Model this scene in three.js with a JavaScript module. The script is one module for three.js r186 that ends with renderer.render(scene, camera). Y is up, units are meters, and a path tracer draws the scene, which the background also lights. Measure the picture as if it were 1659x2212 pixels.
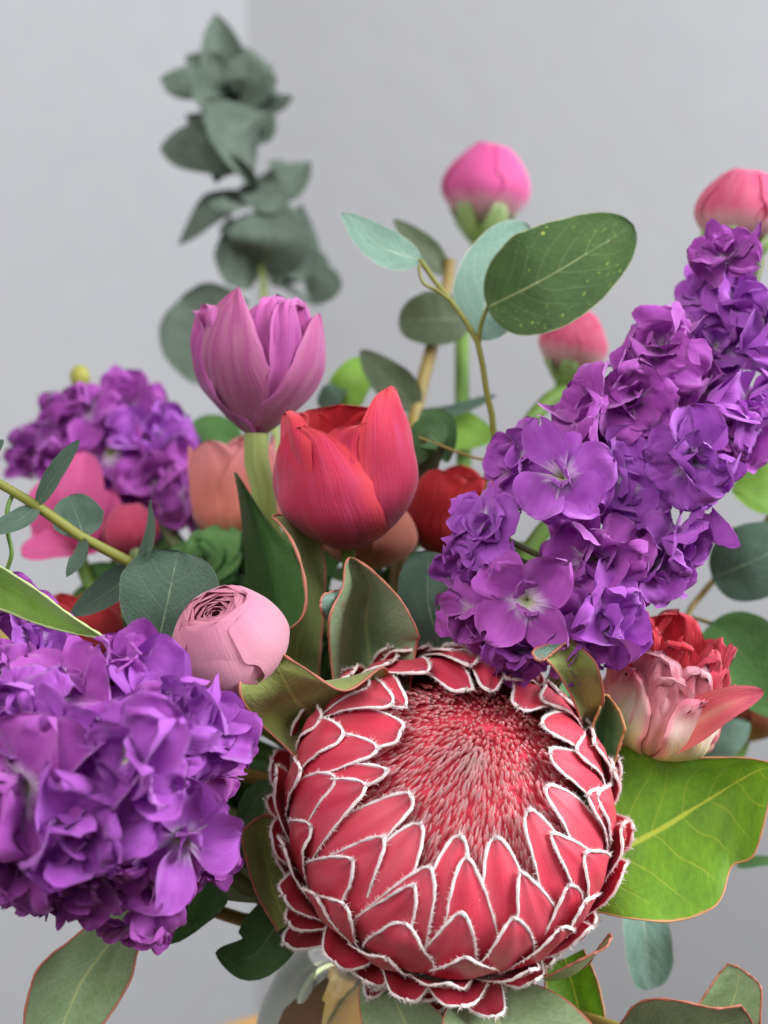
import * as THREE from 'three';
import { mergeGeometries } from 'three/addons/utils/BufferGeometryUtils.js';
import { ImprovedNoise } from 'three/addons/math/ImprovedNoise.js';
import { RectAreaLightUniformsLib } from 'three/addons/lights/RectAreaLightUniformsLib.js';

// ------------------------------------------------------------------ camera, light, exposure
const scene = new THREE.Scene();
const PITCH = THREE.MathUtils.degToRad(6), FOV = 40;
const CAM = new THREE.Vector3(0, 0.36, 0);
const FWD = new THREE.Vector3(0, -Math.sin(PITCH), -Math.cos(PITCH));
const UPV = new THREE.Vector3(0, Math.cos(PITCH), -Math.sin(PITCH));
const RGT = new THREE.Vector3(1, 0, 0);
const camera = new THREE.PerspectiveCamera(FOV, 0.75, 0.02, 20);
camera.position.copy(CAM);
camera.up.set(0, 1, 0);
camera.lookAt(CAM.clone().add(FWD));
camera.focus = 0.43;
camera.userData.fStop = 7.0;
scene.background = new THREE.Color().setRGB(0.10, 0.10, 0.108);
const renderer = new THREE.WebGLRenderer();
renderer.toneMapping = THREE.LinearToneMapping;
renderer.toneMappingExposure = 1.0;
renderer.shadowMap.enabled = true;
RectAreaLightUniformsLib.init();
function windowLight(x, y, z, w, h, color, power, tx, ty, tz) {
  const l = new THREE.RectAreaLight(color, power, w, h);
  l.position.set(x, y, z); l.lookAt(tx, ty, tz); scene.add(l);
  return l;
}
windowLight(1.4, 1.2, -0.05, 1.1, 1.2, new THREE.Color(0.95, 0.98, 1.0), 14.4, 0, 0.3, -0.55);     // tall window to the right
windowLight(-0.5, 1.25, 0.7, 1.2, 0.9, new THREE.Color(1.0, 0.98, 0.95), 6.2, 0, 0.3, -0.5);     // window behind the camera, up left

// ------------------------------------------------------------------ helpers
const W = 1659, H = 2212, T = Math.tan(THREE.MathUtils.degToRad(FOV / 2));
function P(px, py, d) {                     // photo pixel + distance (cm along the view axis) -> place in metres
  d /= 100;
  return CAM.clone().addScaledVector(FWD, d)
    .addScaledVector(RGT, (px - W / 2) / (H / 2) * T * d)
    .addScaledVector(UPV, (H / 2 - py) / (H / 2) * T * d);
}
const mmpx = (d) => d / 100 * T * 2 / H;       // metres per photo pixel at distance d cm
const V = (x, y, z) => new THREE.Vector3().addScaledVector(RGT, x).addScaledVector(UPV, y).addScaledVector(FWD, -z).normalize();  // right, up, towards the viewer
let SEED = 7;
function rng(seed) { let a = seed >>> 0; return () => { a = (a + 0x6D2B79F5) >>> 0; let t = Math.imul(a ^ (a >>> 15), 1 | a); t = (t + Math.imul(t ^ (t >>> 7), 61 | t)) ^ t; return ((t ^ (t >>> 14)) >>> 0) / 4294967296; }; }
const noise = new ImprovedNoise();
const N = (x, y, z = 0) => noise.noise(x, y, z);
const clamp = (x, a = 0, b = 1) => Math.min(b, Math.max(a, x));
const sm = (a, b, x) => { const t = clamp((x - a) / (b - a)); return t * t * (3 - 2 * t); };
const lerp = (a, b, t) => a + (b - a) * t;
const C = (h) => new THREE.Color(h);
const mixc = (a, b, t) => a.clone().lerp(b, clamp(t));
const rad = THREE.MathUtils.degToRad;

const taken = {};
function numbered(name) { const k = taken[name] = (taken[name] ?? -1) + 1; return k ? `${name}_${String(k).padStart(3, '0')}` : name; }
function thing(name, label, category, at, group) {
  const o = new THREE.Group(); o.name = numbered(name); o.position.copy(at); scene.add(o);
  o.userData = { label, category }; if (group) o.userData.group = group;
  return o;
}
// a part whose geometry is given in world metres
function part(parent, name, geo, mat, label) {
  const at = new THREE.Vector3(); for (let p = parent; p && p !== scene; p = p.parent) at.add(p.position);
  geo.translate(-at.x, -at.y, -at.z);
  return local(parent, name, geo, mat, label);
}
function local(parent, name, geo, mat, label) {
  const m = new THREE.Mesh(geo, mat); m.name = name; m.castShadow = m.receiveShadow = true;
  if (label) m.userData.label = label;
  parent.add(m); return m;
}
function structure(name, geo, mat) { const m = new THREE.Mesh(geo, mat); m.name = name; m.userData.kind = 'structure'; m.castShadow = m.receiveShadow = true; scene.add(m); return m; }

// grid surface: f(u 0..1, v 0..1, out) ; col(u, v) -> Color
function grid(nu, nv, f, col) {
  const pos = [], uv = [], idx = [], cols = [], p = new THREE.Vector3();
  for (let j = 0; j <= nv; j++) for (let i = 0; i <= nu; i++) {
    const u = i / nu, v = j / nv; f(u, v, p); pos.push(p.x, p.y, p.z); uv.push(u, v);
    if (col) { const c = col(u, v); cols.push(c.r, c.g, c.b); }
  }
  for (let j = 0; j < nv; j++) for (let i = 0; i < nu; i++) { const a = j * (nu + 1) + i, b = a + 1, c = a + nu + 1, d = c + 1; idx.push(a, b, d, a, d, c); }
  const g = new THREE.BufferGeometry();
  g.setAttribute('position', new THREE.Float32BufferAttribute(pos, 3));
  g.setAttribute('uv', new THREE.Float32BufferAttribute(uv, 2));
  if (col) g.setAttribute('color', new THREE.Float32BufferAttribute(cols, 3));
  g.setIndex(idx); g.computeVertexNormals(); return g;
}
// tapered tube through world points
function tube(pts, r0, r1, seg = 24, sides = 8, wob = 0) {
  const cv = new THREE.CatmullRomCurve3(pts, false, 'centripetal'), fr = cv.computeFrenetFrames(seg, false), P0 = [];
  for (let i = 0; i <= seg; i++) P0.push(cv.getPointAt(i / seg));
  return grid(sides, seg, (u, v, p) => {
    const i = Math.round(v * seg), a = u * Math.PI * 2, rr = typeof r0 === 'function' ? r0(v) : lerp(r0, r1, v);
    const r = rr * (1 + wob * N(i * .35, 3 * Math.cos(a), 9));
    p.copy(P0[i]).addScaledVector(fr.normals[i], Math.cos(a) * r).addScaledVector(fr.binormals[i], Math.sin(a) * r);
  });
}
const cr = (a, b, c, d, t) => 0.5 * ((2 * b) + (c - a) * t + (2 * a - 5 * b + 4 * c - d) * t * t + (3 * b - a - 3 * c + d) * t * t * t);
function crv(list, t, out) {
  const n = list.length - 1, x = clamp(t) * n, i = Math.min(n - 1, Math.floor(x)), f = x - i;
  const a = list[Math.max(0, i - 1)], b = list[i], c = list[i + 1], d = list[Math.min(n, i + 2)];
  const A = i === 0 ? b.clone().multiplyScalar(2).sub(c) : a, D = i + 2 > n ? c.clone().multiplyScalar(2).sub(b) : d;
  return out.set(cr(A.x, b.x, c.x, D.x, f), cr(A.y, b.y, c.y, D.y, f), cr(A.z, b.z, c.z, D.z, f));
}
// surface through rows of photo points (each row crosses the leaf), plus a fine unevenness
function patchFn(rows, uneven = 0.0006, seed = 1) {
  const R = rows.map((r) => r.map((q) => P(...q))), t = new THREE.Vector3();
  return (u, v, out) => {
    const col = R.map((r) => crv(r, u, new THREE.Vector3()));
    crv(col, v, out);
    const e = uneven * N(u * 4 + seed * 3.1, v * 7, seed); out.addScaledVector(FWD, e); return out;
  };
}
function rimPath(f, n = 60, from = 0) {        // outline of a grid surface: up the left margin, round the tip, down the right
  const pts = [];
  for (let i = 0; i <= n; i++) pts.push(f(0, from + (1 - from) * i / n, new THREE.Vector3()));
  for (let i = 1; i < 10; i++) pts.push(f(i / 10, 1, new THREE.Vector3()));
  for (let i = 0; i <= n; i++) pts.push(f(1, 1 - (1 - from) * i / n, new THREE.Vector3()));
  return pts.filter((p, i) => i === 0 || p.distanceTo(pts[i - 1]) > 2e-4);
}
const prof = (a, b) => { const pk = a / (a + b), m = pk ** a * (1 - pk) ** b; return (v) => (clamp(v) ** a) * (clamp(1 - v) ** b) / m; };
// a leaf about its midrib
function midLeafFn({ m, hw, n = [0, 0, 1], a = .55, b = .7, fold = .18, wave = .06, seed = 1 }) {
  const cv = new THREE.CatmullRomCurve3(m.map((q) => P(...q)), false, 'centripetal'), nv = V(...n), pr = prof(a, b), w = hw * mmpx(m[0][2]);
  const pp = new THREE.Vector3(), t = new THREE.Vector3(), s = new THREE.Vector3(), nn = new THREE.Vector3();
  return (u, v0, out) => {
    const v = lerp(v0, (1 - Math.cos(v0 * Math.PI)) / 2, .7);
    cv.getPoint(v, pp); cv.getTangent(v, t); nn.copy(nv).addScaledVector(t, -nv.dot(t)).normalize(); s.crossVectors(t, nn);
    const x = (u - .5) * 2, h = w * pr(v);
    const lift = h * fold * Math.abs(x) ** 1.4 + w * wave * (Math.sin(v * 7 + seed * 2.3 + (x > 0 ? 1.7 : 0)) * Math.abs(x) ** 1.5 + N(x * 1.6 + seed, v * 4, seed * 1.7));
    out.copy(pp).addScaledVector(s, x * h * (1 + .05 * N(v * 6, seed, x > 0 ? 5 : 2))).addScaledVector(nn, lift); return out;
  };
}

// ------------------------------------------------------------------ textures and materials
function dataTex(w, h, f, srgb) {
  const a = new Uint8Array(w * h * 4), c = new THREE.Color();
  for (let j = 0; j < h; j++) for (let i = 0; i < w; i++) {
    const k = (j * w + i) * 4, r = f((i + .5) / w, (j + .5) / h);
    if (typeof r === 'number') a[k] = a[k + 1] = a[k + 2] = clamp(r) * 255;
    else { c.copy(r); if (srgb) c.convertLinearToSRGB(); a[k] = clamp(c.r) * 255; a[k + 1] = clamp(c.g) * 255; a[k + 2] = clamp(c.b) * 255; }
    a[k + 3] = 255;
  }
  const t = new THREE.DataTexture(a, w, h); t.magFilter = THREE.LinearFilter; t.minFilter = THREE.LinearFilter; t.wrapS = t.wrapT = THREE.RepeatWrapping;
  if (srgb) t.colorSpace = THREE.SRGBColorSpace; t.needsUpdate = true; return t;
}
function veins(u, v, n, w) {               // 1 on a vein
  const x = Math.abs(u - .5) * 2, jig = .012 * N(v * 14, 1, u * 3);
  const mid = sm(w * (1.25 - v), w * .35 * (1.25 - v), x + jig);
  const ph = (v - .30 * x ** 1.15 + .02 * N(u * 5, v * 5, 3)) * n, fr = Math.abs(ph - Math.round(ph)) / n;
  const side = sm(.006, .0015, fr) * sm(1, .55, x) * .75;
  const q = (v + .9 * x + .05 * N(u * 8, v * 8, 6)) * n * 2.6, f2 = Math.abs(q - Math.round(q));
  return [mid, side, sm(.1, .02, f2) * .25 * sm(.95, .3, x)];
}
function leafMaps({ base, base2, vein, edge, edgeW = 0, spots = 0, spot = base, n = 9, w = .05, seed = 0, sideC = .5, speck = 0 }) {
  const B = C(base), B2 = C(base2 ?? base), VN = C(vein), ED = edge && C(edge), SP = C(spot), DK = C('#2a2418');
  const map = dataTex(256, 512, (u, v) => {
    const k = .5 + .5 * N(u * 5 + seed, v * 9, seed) + .35 * N(u * 22, v * 40, seed) + .2 * N(u * 70, v * 130, seed);
    const c = mixc(B, B2, k);
    const [m, s, t] = veins(u, v, n, w);
    c.lerp(VN, t * .18); c.lerp(VN, s * sideC); c.lerp(VN, m * .9);
    if (spots) c.lerp(SP, sm(.42, .6, N(u * 26 + 9, v * 44, seed + 4)) * spots * sm(-.1, .35, N(u * 3, v * 3, seed + 8)));
    if (speck) c.lerp(DK, sm(.55, .66, N(u * 33, v * 60, seed + 14)) * speck);
    if (ED) { const x = Math.min(u, 1 - u) * 2; c.lerp(ED, sm(edgeW, edgeW * .3, x + .02 * N(v * 20, 2, 2))); }
    return c;
  }, true);
  const bump = dataTex(256, 512, (u, v) => { const [m, s, t] = veins(u, v, n, w); return .5 + .16 * N(u * 22, v * 40, 3) + .1 * N(u * 60, v * 110, 5) - .25 * Math.max(m, s) - .12 * t; });
  return { map, bumpMap: bump };
}
function leafMat(o, p = {}) { return new THREE.MeshPhysicalMaterial({ ...leafMaps(o), bumpScale: .0006, roughness: 1, transmission: .12, thickness: 0, clearcoat: .22, clearcoatRoughness: .45, side: THREE.DoubleSide, ...p }); }
const M = {
  eucalyptus: leafMat({ base: '#43594c', base2: '#516a59', vein: '#8fa284', edge: '#6d8070', edgeW: .02, n: 6, w: .03, seed: 1, sideC: .28 }),
  eucBack: leafMat({ base: '#4a584c', base2: '#647266', vein: '#85907e', n: 7, w: .03, seed: 2 }),
  eucPale: leafMat({ base: '#6f9283', base2: '#83a394', vein: '#c4d2b8', edge: '#b6b9a4', edgeW: .03, n: 8, w: .035, seed: 3 }),
  eucDark: leafMat({ base: '#3a5528', base2: '#476630', vein: '#98a470', edge: '#a9b284', edgeW: .025, n: 9, w: .035, spots: 1, spot: '#9db04e', speck: .8, sideC: .3, seed: 4 }),
  sprigLeaf: leafMat({ base: '#406236', base2: '#527848', vein: '#7a9468', n: 9, w: .05, seed: 5 }),
  olive: leafMat({ base: '#3d4a33', base2: '#4c593c', vein: '#7b8058', n: 8, w: .04, seed: 6 }),
  protea: leafMat({ base: '#93a050', base2: '#7c8a48', vein: '#a9b15e', edge: '#c2674a', edgeW: .05, n: 9, w: .06, seed: 7 }, { transmission: .2 }),
  proteaGrey: leafMat({ base: '#7f9868', base2: '#9db08a', vein: '#b3bd83', edge: '#c0715a', edgeW: .045, n: 9, w: .06, seed: 8, speck: .25 }, { transmission: .15 }),
  proteaBright: leafMat({ base: '#5c8c06', base2: '#7aae14', vein: '#c3cf3e', edge: '#c79a5a', edgeW: .025, n: 7, w: .05, seed: 9, sideC: .45, speck: .12 }, { transmission: .38 }),
  tulipLeaf: leafMat({ base: '#3d6a31', base2: '#55813f', vein: '#6e9650', n: 1, w: .02, seed: 10 }, { transmission: .2 }),
  bright: leafMat({ base: '#74a032', base2: '#86b446', vein: '#9dbb5b', n: 8, w: .04, seed: 12 }, { transmission: .3 }),
};
const streak = dataTex(512, 256, (u, v) => .5 + .3 * N(u * 60, v * 2, 1) + .2 * N(u * 140, v * 4, 7) + .12 * N(u * 20, v * 24, 3));
const petalMat = (p = {}) => new THREE.MeshPhysicalMaterial({ vertexColors: true, roughness: 1, transmission: .22, thickness: 0, clearcoat: .12, clearcoatRoughness: .5, sheen: .06, sheenRoughness: .5, bumpMap: streak, bumpScale: .00012, side: THREE.DoubleSide, ...p });
M.petal = petalMat();
M.stock = petalMat({ bumpScale: .0002, transmission: .25, clearcoat: .06 });
M.stockBlue = petalMat({ bumpScale: .0002, transmission: .25, clearcoat: .06, color: new THREE.Color(.95, .98, 1) }); M.stockDeep = petalMat({ bumpScale: .0002, transmission: .2, clearcoat: .06, color: new THREE.Color(.88, .82, .9) });
M.tulip = petalMat({ transmission: .2, clearcoat: .14, clearcoatRoughness: .45, bumpScale: .00035 });
const grainTex = dataTex(128, 512, (u, v) => { const k = .5 + .5 * N(u * 9, v * 3, 4) + .4 * N(u * 30, v * 12, 8); return mixc(C('#ffffff'), C('#c9c4b0'), k); }, true);
const stemMat = (c, p = {}) => new THREE.MeshStandardMaterial({ color: C(c), map: grainTex, roughness: .55, side: THREE.DoubleSide, ...p });
M.stemGreen = stemMat('#6f9440'); M.stemPale = stemMat('#a3b46c'); M.stemTan = stemMat('#a08a4a'); M.stemOlive = stemMat('#8b8d3c'); M.stemDark = stemMat('#4a5f34'); M.stemStock = stemMat('#7d8b5c');
M.rimRed = new THREE.MeshStandardMaterial({ color: C('#b4705c'), roughness: .55 });
M.rimPale = new THREE.MeshStandardMaterial({ color: C('#c08a5e'), roughness: .6 });
M.rimGreen = new THREE.MeshStandardMaterial({ color: C('#b5c886'), roughness: .6 });
M.fuzz = new THREE.MeshStandardMaterial({ color: C('#fbf1f0'), roughness: 1, side: THREE.DoubleSide });

// ------------------------------------------------------------------ the setting
const wallTex = dataTex(512, 512, (u, v) => mixc(C('#a7a8ab'), C('#a2a2a6'), .5 + .5 * N(u * 6, v * 6, 2) + .3 * N(u * 90, v * 90, 5)), true);
const wallBump = dataTex(512, 512, (u, v) => .5 + .3 * N(u * 60, v * 60, 1) + .2 * N(u * 130, v * 130, 2));
const wallMat = new THREE.MeshStandardMaterial({ map: wallTex, bumpMap: wallBump, bumpScale: .0008, roughness: .9 });
const wallMat2 = wallMat.clone(); wallMat.color.setRGB(.985, .985, .985); wallMat2.color.copy(wallMat.color);
{
  const cz = -1.22, cx = P(560, 300, 130).x * 1.0;
  const back = new THREE.BoxGeometry(3.2, 3.0, .1); back.translate(cx + 1.6, .7, cz - .05); structure('wall_back', back, wallMat);
  const left = new THREE.BoxGeometry(.1, 3.0, 2.6); left.rotateY(rad(-46)); 
  // the left wall runs from the corner towards the viewer's left
  const dir = new THREE.Vector3(-Math.cos(rad(44)), 0, Math.sin(rad(44)));
  const nrm = new THREE.Vector3(-Math.sin(rad(44)), 0, -Math.cos(rad(44)));
  left.translate(cx + dir.x * 1.3 + nrm.x * .05, .7, cz + dir.z * 1.3 + nrm.z * .05); structure('wall_left', left, wallMat2);
  const floor = new THREE.BoxGeometry(5, .06, 4.2); floor.translate(0, -.75, .3); structure('floor', floor, new THREE.MeshStandardMaterial({ color: C('#5c4a3a'), roughness: .7 }));
}
const NECK = P(862, 2030, 51); const VX = NECK.x, VZ = NECK.z;
{
  const woodMap = dataTex(512, 512, (u, v) => { const g = N(u * 3, v * 40, 1) * .5 + .5 + .5 * N(u * 8, v * 120, 4); return mixc(C('#d9a765'), C('#bd8746'), g); }, true);
  const wood = new THREE.MeshStandardMaterial({ map: woodMap, roughness: .5 });
  const t = thing('wooden_stool', 'round pale wooden stool top under the glass vase', 'stool', new THREE.Vector3(VX, -.72, VZ - .12));
  const pts = [[0, -.03], [.157, -.03], [.163, -.026], [.165, -.015], [.163, -.004], [.157, 0], [.1, 0], [0, 0]].map((q) => new THREE.Vector2(...q));
  const top = new THREE.LatheGeometry(pts, 72); const uv = top.attributes.uv, po = top.attributes.position; for (let i = 0; i < uv.count; i++) uv.setXY(i, po.getX(i) * 3, po.getZ(i) * 3);
  top.translate(VX, 0, VZ - .12); part(t, 'seat', top, wood);
  for (let k = 0; k < 4; k++) { const a = k * Math.PI / 2 + .6, x = Math.cos(a), z = Math.sin(a), o = new THREE.Vector3(VX, 0, VZ - .12); part(t, 'leg', tube([o.clone().add(new THREE.Vector3(x * .1, -.031, z * .1)), o.clone().add(new THREE.Vector3(x * .125, -.35, z * .125)), o.clone().add(new THREE.Vector3(x * .15, -.72, z * .15))], .016, .013, 6, 10), wood); }
}
{
  const v = thing('glass_vase', 'clear glass jug with worn frosted patches holding the stems', 'vase', new THREE.Vector3(VX, 0, VZ));
  const glass = new THREE.MeshPhysicalMaterial({ color: 0xffffff, roughness: .03, transmission: 1, thickness: .003, ior: 1.48 });
  const prof0 = [[.0, .001], [.036, .001], [.043, .006], [.048, .02], [.053, .06], [.0545, .092], [.0535, .112], [.050, .127], [.043, .141], [.034, .149], [.0285, .155], [.0265, .162], [.0272, .17], [.0295, .175]];
  const inner = prof0.slice(2).reverse().map(([r, y]) => [r - .0026, y]); inner[inner.length - 1][1] = .009; inner.push([0, .008]);
  const cv = new THREE.SplineCurve([...prof0.map((q) => new THREE.Vector2(...q)), new THREE.Vector2(.0288, .1775), ...inner.map((q) => new THREE.Vector2(Math.max(q[0], 0), q[1]))]);
  local(v, 'glass_body', new THREE.LatheGeometry(cv.getPoints(90).map((q) => new THREE.Vector2(Math.max(0, q.x), q.y)), 64), glass);
  const wpts = [[0, .0095], [.036, .0105], [.0445, .022], [.0495, .06], [.0508, .09], [.0498, .11], [.0465, .126], [.043, .132], [0, .1322]].map((q) => new THREE.Vector2(...q));
  local(v, 'water', new THREE.LatheGeometry(wpts, 48), new THREE.MeshPhysicalMaterial({ color: 0xffffff, roughness: .02, transmission: 1, thickness: .05, ior: 1.33, attenuationColor: C('#cfd6b8'), attenuationDistance: .12 }));
  // frosted film and brown flakes on the shoulder
  const rAt = (y) => { let i = 2; while (i < prof0.length - 2 && prof0[i + 1][1] < y) i++; const a = prof0[i], b = prof0[i + 1]; return lerp(a[0], b[0], clamp((y - a[1]) / (b[1] - a[1]))); };
  const onGlass = (a, y, off, p) => p.set(Math.sin(a) * (rAt(y) + off), y, Math.cos(a) * (rAt(y) + off));
  const film = new THREE.MeshPhysicalMaterial({ color: C('#c6ccc2'), roughness: .75, transmission: .35, thickness: 0, side: THREE.DoubleSide });
  local(v, 'frosted_film', grid(26, 26, (u, w, p) => { const y = lerp(.06, .15, w), a0 = -2.3 + .1 * N(w * 9, 1, 1), a1 = -.72 + .2 * N(w * 11, 2, 4) - .3 * sm(.85, 1, w); onGlass(lerp(a0, a1, u), y, .0006, p); }), film);
  const brown = new THREE.MeshStandardMaterial({ color: C('#6b5238'), roughness: .8, side: THREE.DoubleSide });
  const rr = rng(31);
  for (let k = 0; k < 16; k++) {
    const y = .098 + .046 * rr(), a = -.78 + .2 * (rr() - .5) - (k % 4 === 0 ? .3 * rr() : 0), s = .0025 + .004 * rr(), e = 1.2 + rr();
    local(v, 'flake', grid(10, 3, (u, w, p) => { const th = u * Math.PI * 2, q = s * w * (1 + .45 * N(Math.cos(th) * 2 + k, Math.sin(th) * 2, k)); onGlass(a + Math.cos(th) * q / .045, y + Math.sin(th) * q * e, .0011, p); }), brown);
  }
}

// stems all run into the vase
let nStem = 0;
function intoVase(from, via = []) {
  const k = nStem++, a = k * 2.4, r = .006 + .013 * ((k * .37) % 1);
  const n = new THREE.Vector3(VX + Math.cos(a) * r, .172, VZ + Math.sin(a) * r), b = new THREE.Vector3(VX - Math.cos(a) * r * 1.1, .014 + .02 * ((k * .21) % 1), VZ - Math.sin(a) * r * 1.1);
  const pts = [from, ...via];
  const last = pts[pts.length - 1], mid = last.clone().lerp(n, .55); mid.y = lerp(last.y, n.y, .42); mid.x = lerp(last.x, n.x, .62); mid.z = lerp(last.z, n.z, .62);
  return [...pts, mid, n, b];
}

// ------------------------------------------------------------------ leaves
function addLeaf(parent, f, mat, { rim, rimR = .0005, nu = 14, nv = 26, name = 'leaf', label, from = 0 } = {}) {
  const L = part(parent, name, grid(nu, nv, f), mat, label);
  if (rim) { const pts = rimPath(f, 44, from); part(L, 'leaf_rim', tube(pts, rimR * .85, rimR * .85, 120, 6, .8), rim); L.children[0].position.set(0, 0, 0); }
  return L;
}
const rimFix = (L) => L;

// ------------------------------------------------------------------ king protea
function frame(axis, toward = V(0, 0, 1)) {     // y = axis, z leans towards the viewer
  const y = axis.clone().normalize(), z = toward.clone().addScaledVector(y, -toward.dot(y)).normalize(), x = new THREE.Vector3().crossVectors(y, z);
  return new THREE.Matrix4().makeBasis(x, y, z);
}
function curve2(pts) { return new THREE.CatmullRomCurve3(pts.map(([r, z]) => new THREE.Vector3(r, z, 0)), false, 'centripetal'); }
const protea = (() => {
  const axis = V(.13, .56, .82), origin = P(975, 1744, 44.8).addScaledVector(axis, -.026);
  const g = thing('protea', 'large red protea bloom with white furry bract edges in front of the vase', 'flower', origin);
  const head = new THREE.Matrix4().multiplyMatrices(new THREE.Matrix4().makeTranslation(0, 0, 0), frame(axis));
  const r = rng(11);
  const mat = new THREE.MeshPhysicalMaterial({ vertexColors: true, roughness: .5, clearcoat: .25, clearcoatRoughness: .45, sheen: .12, sheenRoughness: .4, sheenColor: C('#ff9fb4'), bumpMap: streak, bumpScale: .00018, side: THREE.DoubleSide });
  // rows of bracts: [count, tip height, half width, length back along the cup, dark tone, how far the tip stands off, turn]
  const rows = [
    [14, .0605, 0.0088, .040, 0, .0006, 0],
    [14, .0555, 0.0095, .040, 0, .0010, .5],
    [15, .0490, 0.0099, .038, .03, .0014, .12],
    [15, .0410, 0.0102, .035, .10, .0018, .62],
    [16, .0320, 0.0102, .032, .22, .0026, .3],
    [16, .0230, 0.0099, .029, .42, .0040, .8],
    [16, .0140, 0.0095, .027, .66, .0060, .1],
    [15, .0055, 0.0090, .024, .9, .0080, .45],
    [13, -.0010, 0.0084, .020, 1, .0095, .5],
  ];
  const cup = [[-.022, .016], [-.012, .026], [-.002, .036], [.008, .0435], [.018, .0478], [.028, .0490], [.038, .0470], [.047, .0415], [.054, .0335], [.061, .0232]];
  const cupR = (z) => { let i = 0; while (i < cup.length - 2 && cup[i + 1][0] < z) i++; const p0 = cup[Math.max(0, i - 1)], p1 = cup[i], p2 = cup[i + 1], p3 = cup[Math.min(cup.length - 1, i + 2)], t = (z - p1[0]) / (p2[0] - p1[0]); return cr(p0[1], p1[1], p2[1], p3[1], t); };
  const red = C('#de4058'), redBase = C('#c42a44'), rose = C('#ec7080'), wine = C('#6e1420'), wine2 = C('#97252f');
  rows.forEach(([n, tz, w, len, tone, stand, off], ri) => {
    for (let k = 0; k < n; k++) {
      const az = (k + off + (r() - .5) * .34) / n * Math.PI * 2, tz2 = tz + (r() - .5) * .005, w2 = w * (.88 + .26 * r()), len2 = len * (.9 + .2 * r()), lay = .00115 * ri + .0007 * ((k % 2) + r() * .5), skew = (r() - .5) * .007, up = stand * (.4 + 1.2 * r());
      const pr = prof(.38, .52 + .14 * r()), ca = Math.cos(az), sa = Math.sin(az), hook = (r() - .35) * .0026 * (ri < 4 ? 1 : .5);
      const f = (u, v0, out) => {
        const v = lerp(v0, Math.sin(v0 * Math.PI / 2), .5), x = (u - .5) * 2, z = tz2 - len2 * (1 - v), e = 1e-3;
        const rc = cupR(z), sl = (cupR(z + e) - cupR(z - e)) / (2 * e), il = 1 / Math.hypot(1, sl), nx = il, ny = -sl * il;
        const hw = w2 * pr(clamp(.04 + .96 * v)), sag = hw * hw * x * x / (2 * rc) * .7 + .10 * x * x * hw * sm(1, .5, v);
        const bulge = lay - sag + up * sm(.45, 1, v) ** 2 - hook * sm(.86, 1, v) + .0004 * N(x * 2 + k, v * 5, ri) + .0005 * Math.exp(-x * x * 9) * sm(.2, .5, v);
        const lat = x * hw + skew * sm(.5, 1, v) * v, rr = rc + nx * bulge, yy = z + ny * bulge;
        out.set(sa * rr + ca * lat, yy, ca * rr - sa * lat); return out.applyMatrix4(head);
      };
      const tint = r() - .5;
      const geo = grid(12, 18, f, (u, v) => {
        const x = Math.abs(u - .5) * 2, c = mixc(redBase, red, sm(.15, .6, v));
        c.lerp(rose, clamp(.45 * (N(u * 3 + k, v * 3, ri) + .3) + tint * .35)); c.lerp(mixc(wine2, wine, .5 + .6 * N(k, ri * 2.3, 3)), tone * (.78 + .2 * N(k, ri, 1)));
        c.lerp(C('#7d5a66'), sm(.84, .96, v) * sm(.8, .2, x) * .35 * (1 - tone)); c.lerp(C('#e6a2ae'), sm(.78, 1, x) * .3 * (1 - tone)); return c;
      });
      const b = local(g, 'bract', geo, mat);
      // white fur along the margin
      const pts = rimPath(f, 26, .2), tg = tube(pts, (v) => .00014 + .00044 * Math.sin(v * Math.PI) ** 4, 0, 70, 5, .9).toNonIndexed(); tg.deleteAttribute('uv');
      const hp = [], cen = f(.5, .5, new THREE.Vector3()), a = new THREE.Vector3(), d1 = new THREE.Vector3(), e = new THREE.Vector3();
      const cvp = new THREE.CatmullRomCurve3(pts, false, 'centripetal'), ups = new THREE.Vector3(sa, .6, ca).transformDirection(head);
      for (let q = 0; q < 600; q++) {
        const tt = r() < .5 ? r() : .5 + (r() + r() - 1) * .4; cvp.getPoint(tt, a); d1.copy(a).sub(cen).normalize();
        d1.addScaledVector(ups, .25).add(e.set(r() - .5, r() - .5, r() - .5).multiplyScalar(1.5)).normalize();
        const L = .0007 + .0018 * r() * r() * (1.15 - Math.abs(tt - .5)) + .0004 * r(), hw = .00011; e.set(r() - .5, r() - .5, r() - .5).cross(d1).normalize().multiplyScalar(hw);
        a.addScaledVector(d1, -.0002); hp.push(a.x - e.x, a.y - e.y, a.z - e.z, a.x + e.x, a.y + e.y, a.z + e.z, a.x + d1.x * L, a.y + d1.y * L, a.z + d1.z * L);
      }
      const hg = new THREE.BufferGeometry(); hg.setAttribute('position', new THREE.Float32BufferAttribute(hp, 3)); hg.computeVertexNormals();
      local(b, 'fur_fringe', mergeGeometries([tg, hg]), M.fuzz);
    }
  });
  // the floret cone: hundreds of thin styles leaning to the middle
  const st = [], cols = [], pinkD = C('#e05a6a'), pink = C('#f0727f'), pale = C('#f8bcc2'), white = C('#fff0f0');
  const total = 2100;
  for (let i = 0; i < total; i++) {
    const q = Math.sqrt((i + .5) / total), a = i * 2.39996 + (r() - .5) * .12, rb = .0400 * q, rt = .0325 * q ** 1.05 + (r() - .5) * .0014;
    const zt = .0655 - .0190 * q ** 1.5 + .0042 * (r() - .5) + .003 * sm(.16, 0, q), zb = .022;
    const sw = .22 * (r() - .5), A = new THREE.Vector3(Math.sin(a) * rb, zb, Math.cos(a) * rb), B = new THREE.Vector3(Math.sin(a + sw * .5) * (rb * .96 + .0015), lerp(zb, zt, .55), Math.cos(a + sw * .5) * (rb * .96 + .0015)), D = new THREE.Vector3(Math.sin(a + sw) * rt, zt, Math.cos(a + sw) * rt);
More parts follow.
